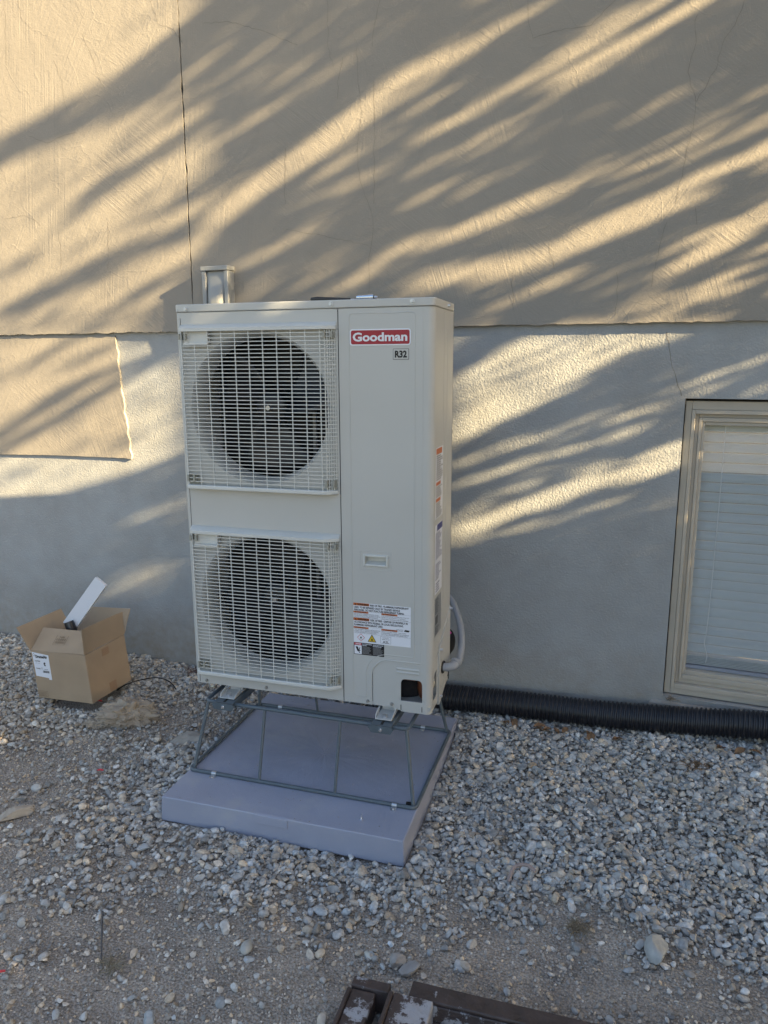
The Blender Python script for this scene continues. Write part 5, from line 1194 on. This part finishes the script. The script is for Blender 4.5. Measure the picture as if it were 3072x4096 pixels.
scatter('gravel', X[sm_], Y[sm_], Z[sm_], size[sm_], shp1, Ff1, tn[sm_], (0.45, 0.8), M_stone, 'small grey gravel packed between the larger stones', 'gravel', 33)
# second, finer layer that fills the gaps and dusts the soil
X, Y = candidates(128000); s_ = stony(X, Y)
keep = (rg.random(len(X)) < 0.8) & ~in_pad(X, Y, 0.002) & ~in_box(X, Y, -0.03)
X, Y, s_ = X[keep], Y[keep], s_[keep]; n_ = len(X)
size = np.clip(np.exp(rg.normal(math.log(0.0032), 0.5, n_)), 0.0015, 0.010)
Z = gz(X, Y) + size * 0.2 + 0.001
tn = tones(n_, rg, X, Y) * np.array([1.12, 1.04, 0.95])
scatter('grit', X, Y, Z, size, shp1, Ff1, tn, (0.5, 0.85), M_stone, 'fine grit scattered over the bare soil', 'grit', 32)
print('grit', n_)

# ------------------------------------------------------------------ single stones, twigs and scraps one can point to
def rock(name, x, y, r_, sc3, rotz, colr, label, seed, sink=0.3, cutn=0.9, tilt=(0, 0), cat_='stone', level=3, z=None, rough=0.0):
    (q,), f = rock_shapes(level, 1, seed, cutn)
    if rough:
        from mathutils import noise as nz
        q = np.array([np.array(p_) * (1 + rough * (nz.fractal(Vector(p_) * 2.2 + Vector((seed, 0, 0)), 0.75, 2.1, 6))) for p_ in q])
    q = q * np.array(sc3) * r_
    mb = MB(); mb.v = q.tolist(); mb.f = f.tolist()
    M = bpy.data.materials.new(name + '_surface'); bpy.data.materials.remove(M)
    M = mat(name + '_surface', colr, 0.85, var=0.16, vscale=28, bump=0.7, bscale=70, bdist=0.004)
    o = ob(name, mb, M, smooth=38); o.location = (x, y, (float(gz(x, y)) if z is None else z) + r_ * sc3[2] * (1 - sink)); o.rotation_euler = (tilt[0], tilt[1], rotz)
    return tag(o, label, cat_)
rock('boulder', 1.732, -0.345, 0.052, (0.74, 1.0, 0.72), 0.25, (0.40, 0.40, 0.38), 'fist-sized pale grey rock alone on the soil at the right', 41, 0.35)
rock('earth_clod', -0.55, 0.225, 0.128, (1.0, 0.62, 0.55), 0.5, (0.32, 0.27, 0.21), 'large crumbly tan earth clod in front of the cardboard box', 42, 0.25, 0.3, (0, 0.15), 'clod', 5, None, 0.34)
rock('earth_clod', -0.665, 0.165, 0.058, (1.2, 0.7, 0.45), 0.3, (0.32, 0.27, 0.21), 'low tan earth clod at the left foot of the largest clod', 43, 0.5, 0.3, (0, 0), 'clod', 5, None, 0.34)
rock('flat_rock', -0.185, 0.150, 0.095, (1.0, 0.62, 0.30), 0.35, (0.33, 0.30, 0.26), 'broad flat brown rock beside the left rear of the pad', 44, 0.35, 0.9, (0.05, 0.05), 'stone', 4, None, 0.12)
rock('long_rock', -0.468, -0.497, 0.060, (1.35, 0.5, 0.45), 0.95, (0.38, 0.33, 0.27), 'long tan rock at the left edge of the picture', 45, 0.35, 0.8, (0, 0), 'stone', 4, None, 0.12)
rock('round_stone', -0.533, -0.318, 0.022, (1.1, 0.85, 0.75), 0.2, (0.47,0.46,0.43), 'round pale stone lying alone on the soil at the left', 46, 0.3, 0.1)
rock('egg_stone', 0.661, -0.737, 0.021, (0.78, 1.12, 0.70), 0.25, (0.37, 0.37, 0.35), 'smooth egg-shaped stone on bare soil before the pad', 47, 0.3, 0.05)
rock('angular_stone', 0.688, -0.765, 0.016, (1.05, 0.9, 0.5), 0.5, (0.41, 0.44, 0.47), 'pale blue angular chip touching the egg-shaped stone', 48, 0.3, 1)
rock('pale_chip', 0.985, -0.626, 0.016, (1.15, 0.75, 0.5), -0.5, (0.51, 0.51, 0.47), 'whitish chip on soil above the rusty steel rack', 49, 0.3, 1)
rock('wedge_stone', 1.072, -0.630, 0.028, (0.9, 0.9, 0.85), 0.7, (0.34, 0.32, 0.30), 'brown-grey wedge stone left of the end of the long rusty rail', 50, 0.25, 1)
rock('slab_stone', 1.112, -0.634, 0.030, (1.25, 0.7, 0.55), 0.7, (0.33, 0.32, 0.31), 'slanting grey slab stone leaning right of the wedge stone', 51, 0.3, 1)
rock('white_stone', -1.005, 0.150, 0.014, (1.1, 0.9, 0.7), 0.0, (0.55, 0.55, 0.53), 'small white stone at the left foot of the cardboard box', 52, 0.1, 0.5, (0, 0), 'stone', 2, 0.02)
rock('blue_stone', 0.093, -0.459, 0.020, (0.9, 1.0, 0.8), 0.4, (0.41, 0.44, 0.46), 'pale blue-grey stone between the pad corner and the bare soil', 53, 0.2, 0.9)
# short steel stake pressed into the soil
st = MB().tube([(0.200, -0.782, 0.012), (0.24, -0.83, 0.016), (0.29, -0.888, 0.014), (0.318, -0.922, 0.004)], [0.0029, 0.0029, 0.0029, 0.002], 6)
tag(ob('steel_stake', st, mat('dull_steel', (0.09, 0.09, 0.095), 0.6, metal=0.3), smooth=50), 'thin dark stake lying on the soil at the lower left', 'stake')
# dark wire by the box, brown root in the gravel
tag(ob('wire', MB().tube(cat([(-0.78, 0.42, 0.03), (-0.745, 0.47, 0.052), (-0.66, 0.55, 0.062), (-0.58, 0.565, 0.05), (-0.52, 0.54, 0.028)]), 0.003, 6), M_black, smooth=50), 'thin dark wire arching over the gravel right of the cardboard box', 'wire')
tag(ob('root', MB().tube(cat([(1.285, -0.205, 0.0), (1.295, -0.170, 0.028), (1.33, -0.155, 0.036), (1.362, -0.165, 0.028)]), [0.006] * 19, 7), mat('root_brown', (0.30, 0.235, 0.215), 0.8), smooth=50), 'curved brownish root end lying in the gravel at the right', 'root')
for k, (x, y, z, a, lb_) in enumerate(((-0.352, -0.172, 0.018, 0.3, 'tiny red plastic scrap on gravel left of the pad'), (0.105, -1.06, 0.012, 0.9, 'red plastic scrap at the lower left edge of the picture'), (-0.79, 0.315, 0.02, 0.2, 'tiny red scrap under the right corner of the cardboard box'))):
    o = ob('plastic_scrap', MB().tube([(-0.012, 0, 0), (0, 0.001, 0.003), (0.012, 0, 0)], [0.003, 0.0038, 0.003], 6), mat('red_plastic', (0.55, 0.05, 0.06), 0.4) if 'red_plastic' not in bpy.data.materials else bpy.data.materials['red_plastic'], smooth=50)
    o.location = (x, y, z); o.rotation_euler = (0, 0, a); tag(o, lb_, 'scrap')
# dry grass and fallen leaves
def tuft(name, x, y, n_, r_, label, seed, colr, h=0.02):
    rr = random.Random(seed); mb = MB()
    for k in range(n_):
        a = rr.uniform(0, 6.28); L_ = rr.uniform(0.3, 1) * r_ * 1.6; px, py = rr.gauss(0, r_ * .4), rr.gauss(0, r_ * .3); z0 = rr.uniform(0, h * .5)
        mb.tube([(px, py, z0), (px + math.cos(a) * L_ * .5, py + math.sin(a) * L_ * .5, z0 + rr.uniform(.2, 1) * h), (px + math.cos(a) * L_, py + math.sin(a) * L_, z0 + rr.uniform(-.2, .6) * h)], [0.0012, 0.001, 0.0004], 3, cap=False)
    o = ob(name, mb, mat(name + '_straw', colr, 0.9, var=0.25, vscale=60), recalc=False); o.location = (x, y, float(gz(x, y)) + 0.004); o['kind'] = 'stuff'
    return tag(o, label, 'dry grass')
tuft('dry_grass', 1.511, -0.316, 70, 0.032, 'clump of dry brown grass on the soil at the right', 3, (0.22, 0.17, 0.11))
tuft('dry_grass', 0.335, -0.905, 40, 0.035, 'sparse dry grass on the soil by the thin stake', 4, (0.24, 0.21, 0.15), 0.012)
tuft('dry_grass', 1.845, 0.585, 90, 0.05, 'brown dead plant scraps in the gravel below the drain pipe', 5, (0.17, 0.115, 0.07))
tuft('dry_grass', -0.60, 0.80, 60, 0.05, 'dark red-brown dead leaves against the wall right of the cardboard box', 6, (0.12, 0.06, 0.045))
sg = tuft('dry_grass', 1.735, 0.846, 40, 0.022, 'dry plant scraps caught in the lower left corner of the window sill', 9, (0.20, 0.16, 0.12), 0.014); sg.location.z = OZ0 - 0.012
M_leaf = mat('dead_leaf', (0.20, 0.115, 0.06), 0.85, var=0.3, vscale=40)
lm = MB()
for i in range(5):
    t = i / 4; wv_ = math.sin(t * math.pi) ** 0.7 * 0.013
    lm.v += [(-0.022 + 0.044 * t, -wv_, 0.006 * math.sin(t * 3) + 0.004), (-0.022 + 0.044 * t, 0, 0.005 * math.sin(t * 3)), (-0.022 + 0.044 * t, wv_, 0.006 * math.sin(t * 3) + 0.005)]
for i in range(4):
    for j in range(2): lm.f.append((3 * i + j, 3 * i + j + 1, 3 * i + 4 + j, 3 * i + 3 + j))
leaf_me = mesh('dead_leaf', lm, 60); leaf_me.materials.append(M_leaf)
rr_ = random.Random(8)
for k in range(16):
    x = rr_.uniform(1.02, 2.05); y = 0.705 - 0.03 * rr_.random() ; 
    o = link('dead_leaf', leaf_me); o.location = (x, y, float(gz(x, y)) + 0.022); o.rotation_euler = (rr_.uniform(-.5, .5), rr_.uniform(-.5, .5), rr_.uniform(0, 6.28)); s0 = rr_.uniform(.7, 1.3); o.scale = (s0, s0, s0)
    tag(o, 'curled brown dead leaf tucked under the black drain pipe', 'leaf', 'dead leaves under the drain pipe')

# ------------------------------------------------------------------ rusty painted steel frame at the bottom edge
def rust_material():
    M = mat('rusty_paint', (0.062, 0.045, 0.041), 0.6, var=0.3, vscale=20, bump=1.0, bscale=40, bdist=0.006)
    n = M.node_tree.nodes; l = M.node_tree.links; b = n['Principled BSDF']; src = b.inputs['Base Color'].links[0].from_socket
    tc = n.new('ShaderNodeTexCoord')
    a = n.new('ShaderNodeTexNoise'); a.inputs['Scale'].default_value = 13; a.inputs['Detail'].default_value = 9; a.inputs['Roughness'].default_value = 0.72; l.new(tc.outputs['Object'], a.inputs['Vector'])
    at = n.new('ShaderNodeAttribute'); at.attribute_type = 'OBJECT'; at.attribute_name = 'paint_left'
    sb_ = n.new('ShaderNodeMath'); sb_.operation = 'ADD'; l.new(a.outputs['Fac'], sb_.inputs[0]); l.new(at.outputs['Fac'], sb_.inputs[1])
    mr = n.new('ShaderNodeMapRange'); mr.inputs[1].default_value = .60; mr.inputs[2].default_value = .64; l.new(sb_.outputs[0], mr.inputs[0])
    mx = n.new('ShaderNodeMix'); mx.data_type = 'RGBA'; l.new(mr.outputs[0], mx.inputs[0]); l.new(src, mx.inputs[6]); mx.inputs[7].default_value = (0.36, 0.36, 0.38, 1)
    l.new(mx.outputs[2], b.inputs['Base Color']); return M
M_rust = rust_material()
rf = empty('steel_rack', (1.152, -0.735, -0.012), 'rusty brown steel rack with flaking grey paint at the bottom edge', 'steel rack', rot=(0, 0, 0.085))
def sp(name, mb, paint, parent=None):
    o = ob(name, mb, M_rust, parent or rf, bevel=0.003); o['paint_left'] = paint; return o
rl = sp('rail', MB().box(0, 0.75, -0.050, 0.0, 0.062, 0.072), 0.0); sp('rail_web', MB().box(0, 0.75, -0.052, -0.046, -0.01, 0.061), 0.03, rl)
sp('rail_web', MB().box(0, 0.75, -0.006, 0.0, -0.01, 0.061), -0.05, rl)
for x0, wd, ht, pt in ((-0.035, 0.100, 0.078, 0.13), (0.285, 0.105, 0.066, 0.16), (-0.145, 0.062, 0.060, 0.03)):
    c = sp('cross_member', MB().hexa([(x0, -0.42, 0.0), (x0 + wd, -0.42, 0.0), (x0 + wd, -0.0535, 0.0), (x0, -0.0535, 0.0), (x0, -0.42, ht - .006), (x0 + wd, -0.42, ht - .006), (x0 + wd, -0.0535, ht), (x0, -0.0535, ht)]), pt)
    sp('flange', MB().box(x0 - 0.012, x0 - 0.001, -0.42, -0.056, -0.005, ht + 0.004), -0.1, c)
sp('side_bar', MB().box(-0.150, -0.052, -0.050, -0.020, 0.0, 0.066), 0.04)
sp('base_sheet', MB().box(0.02, 0.75, -0.42, -0.056, 0.01, 0.022), 0.02)
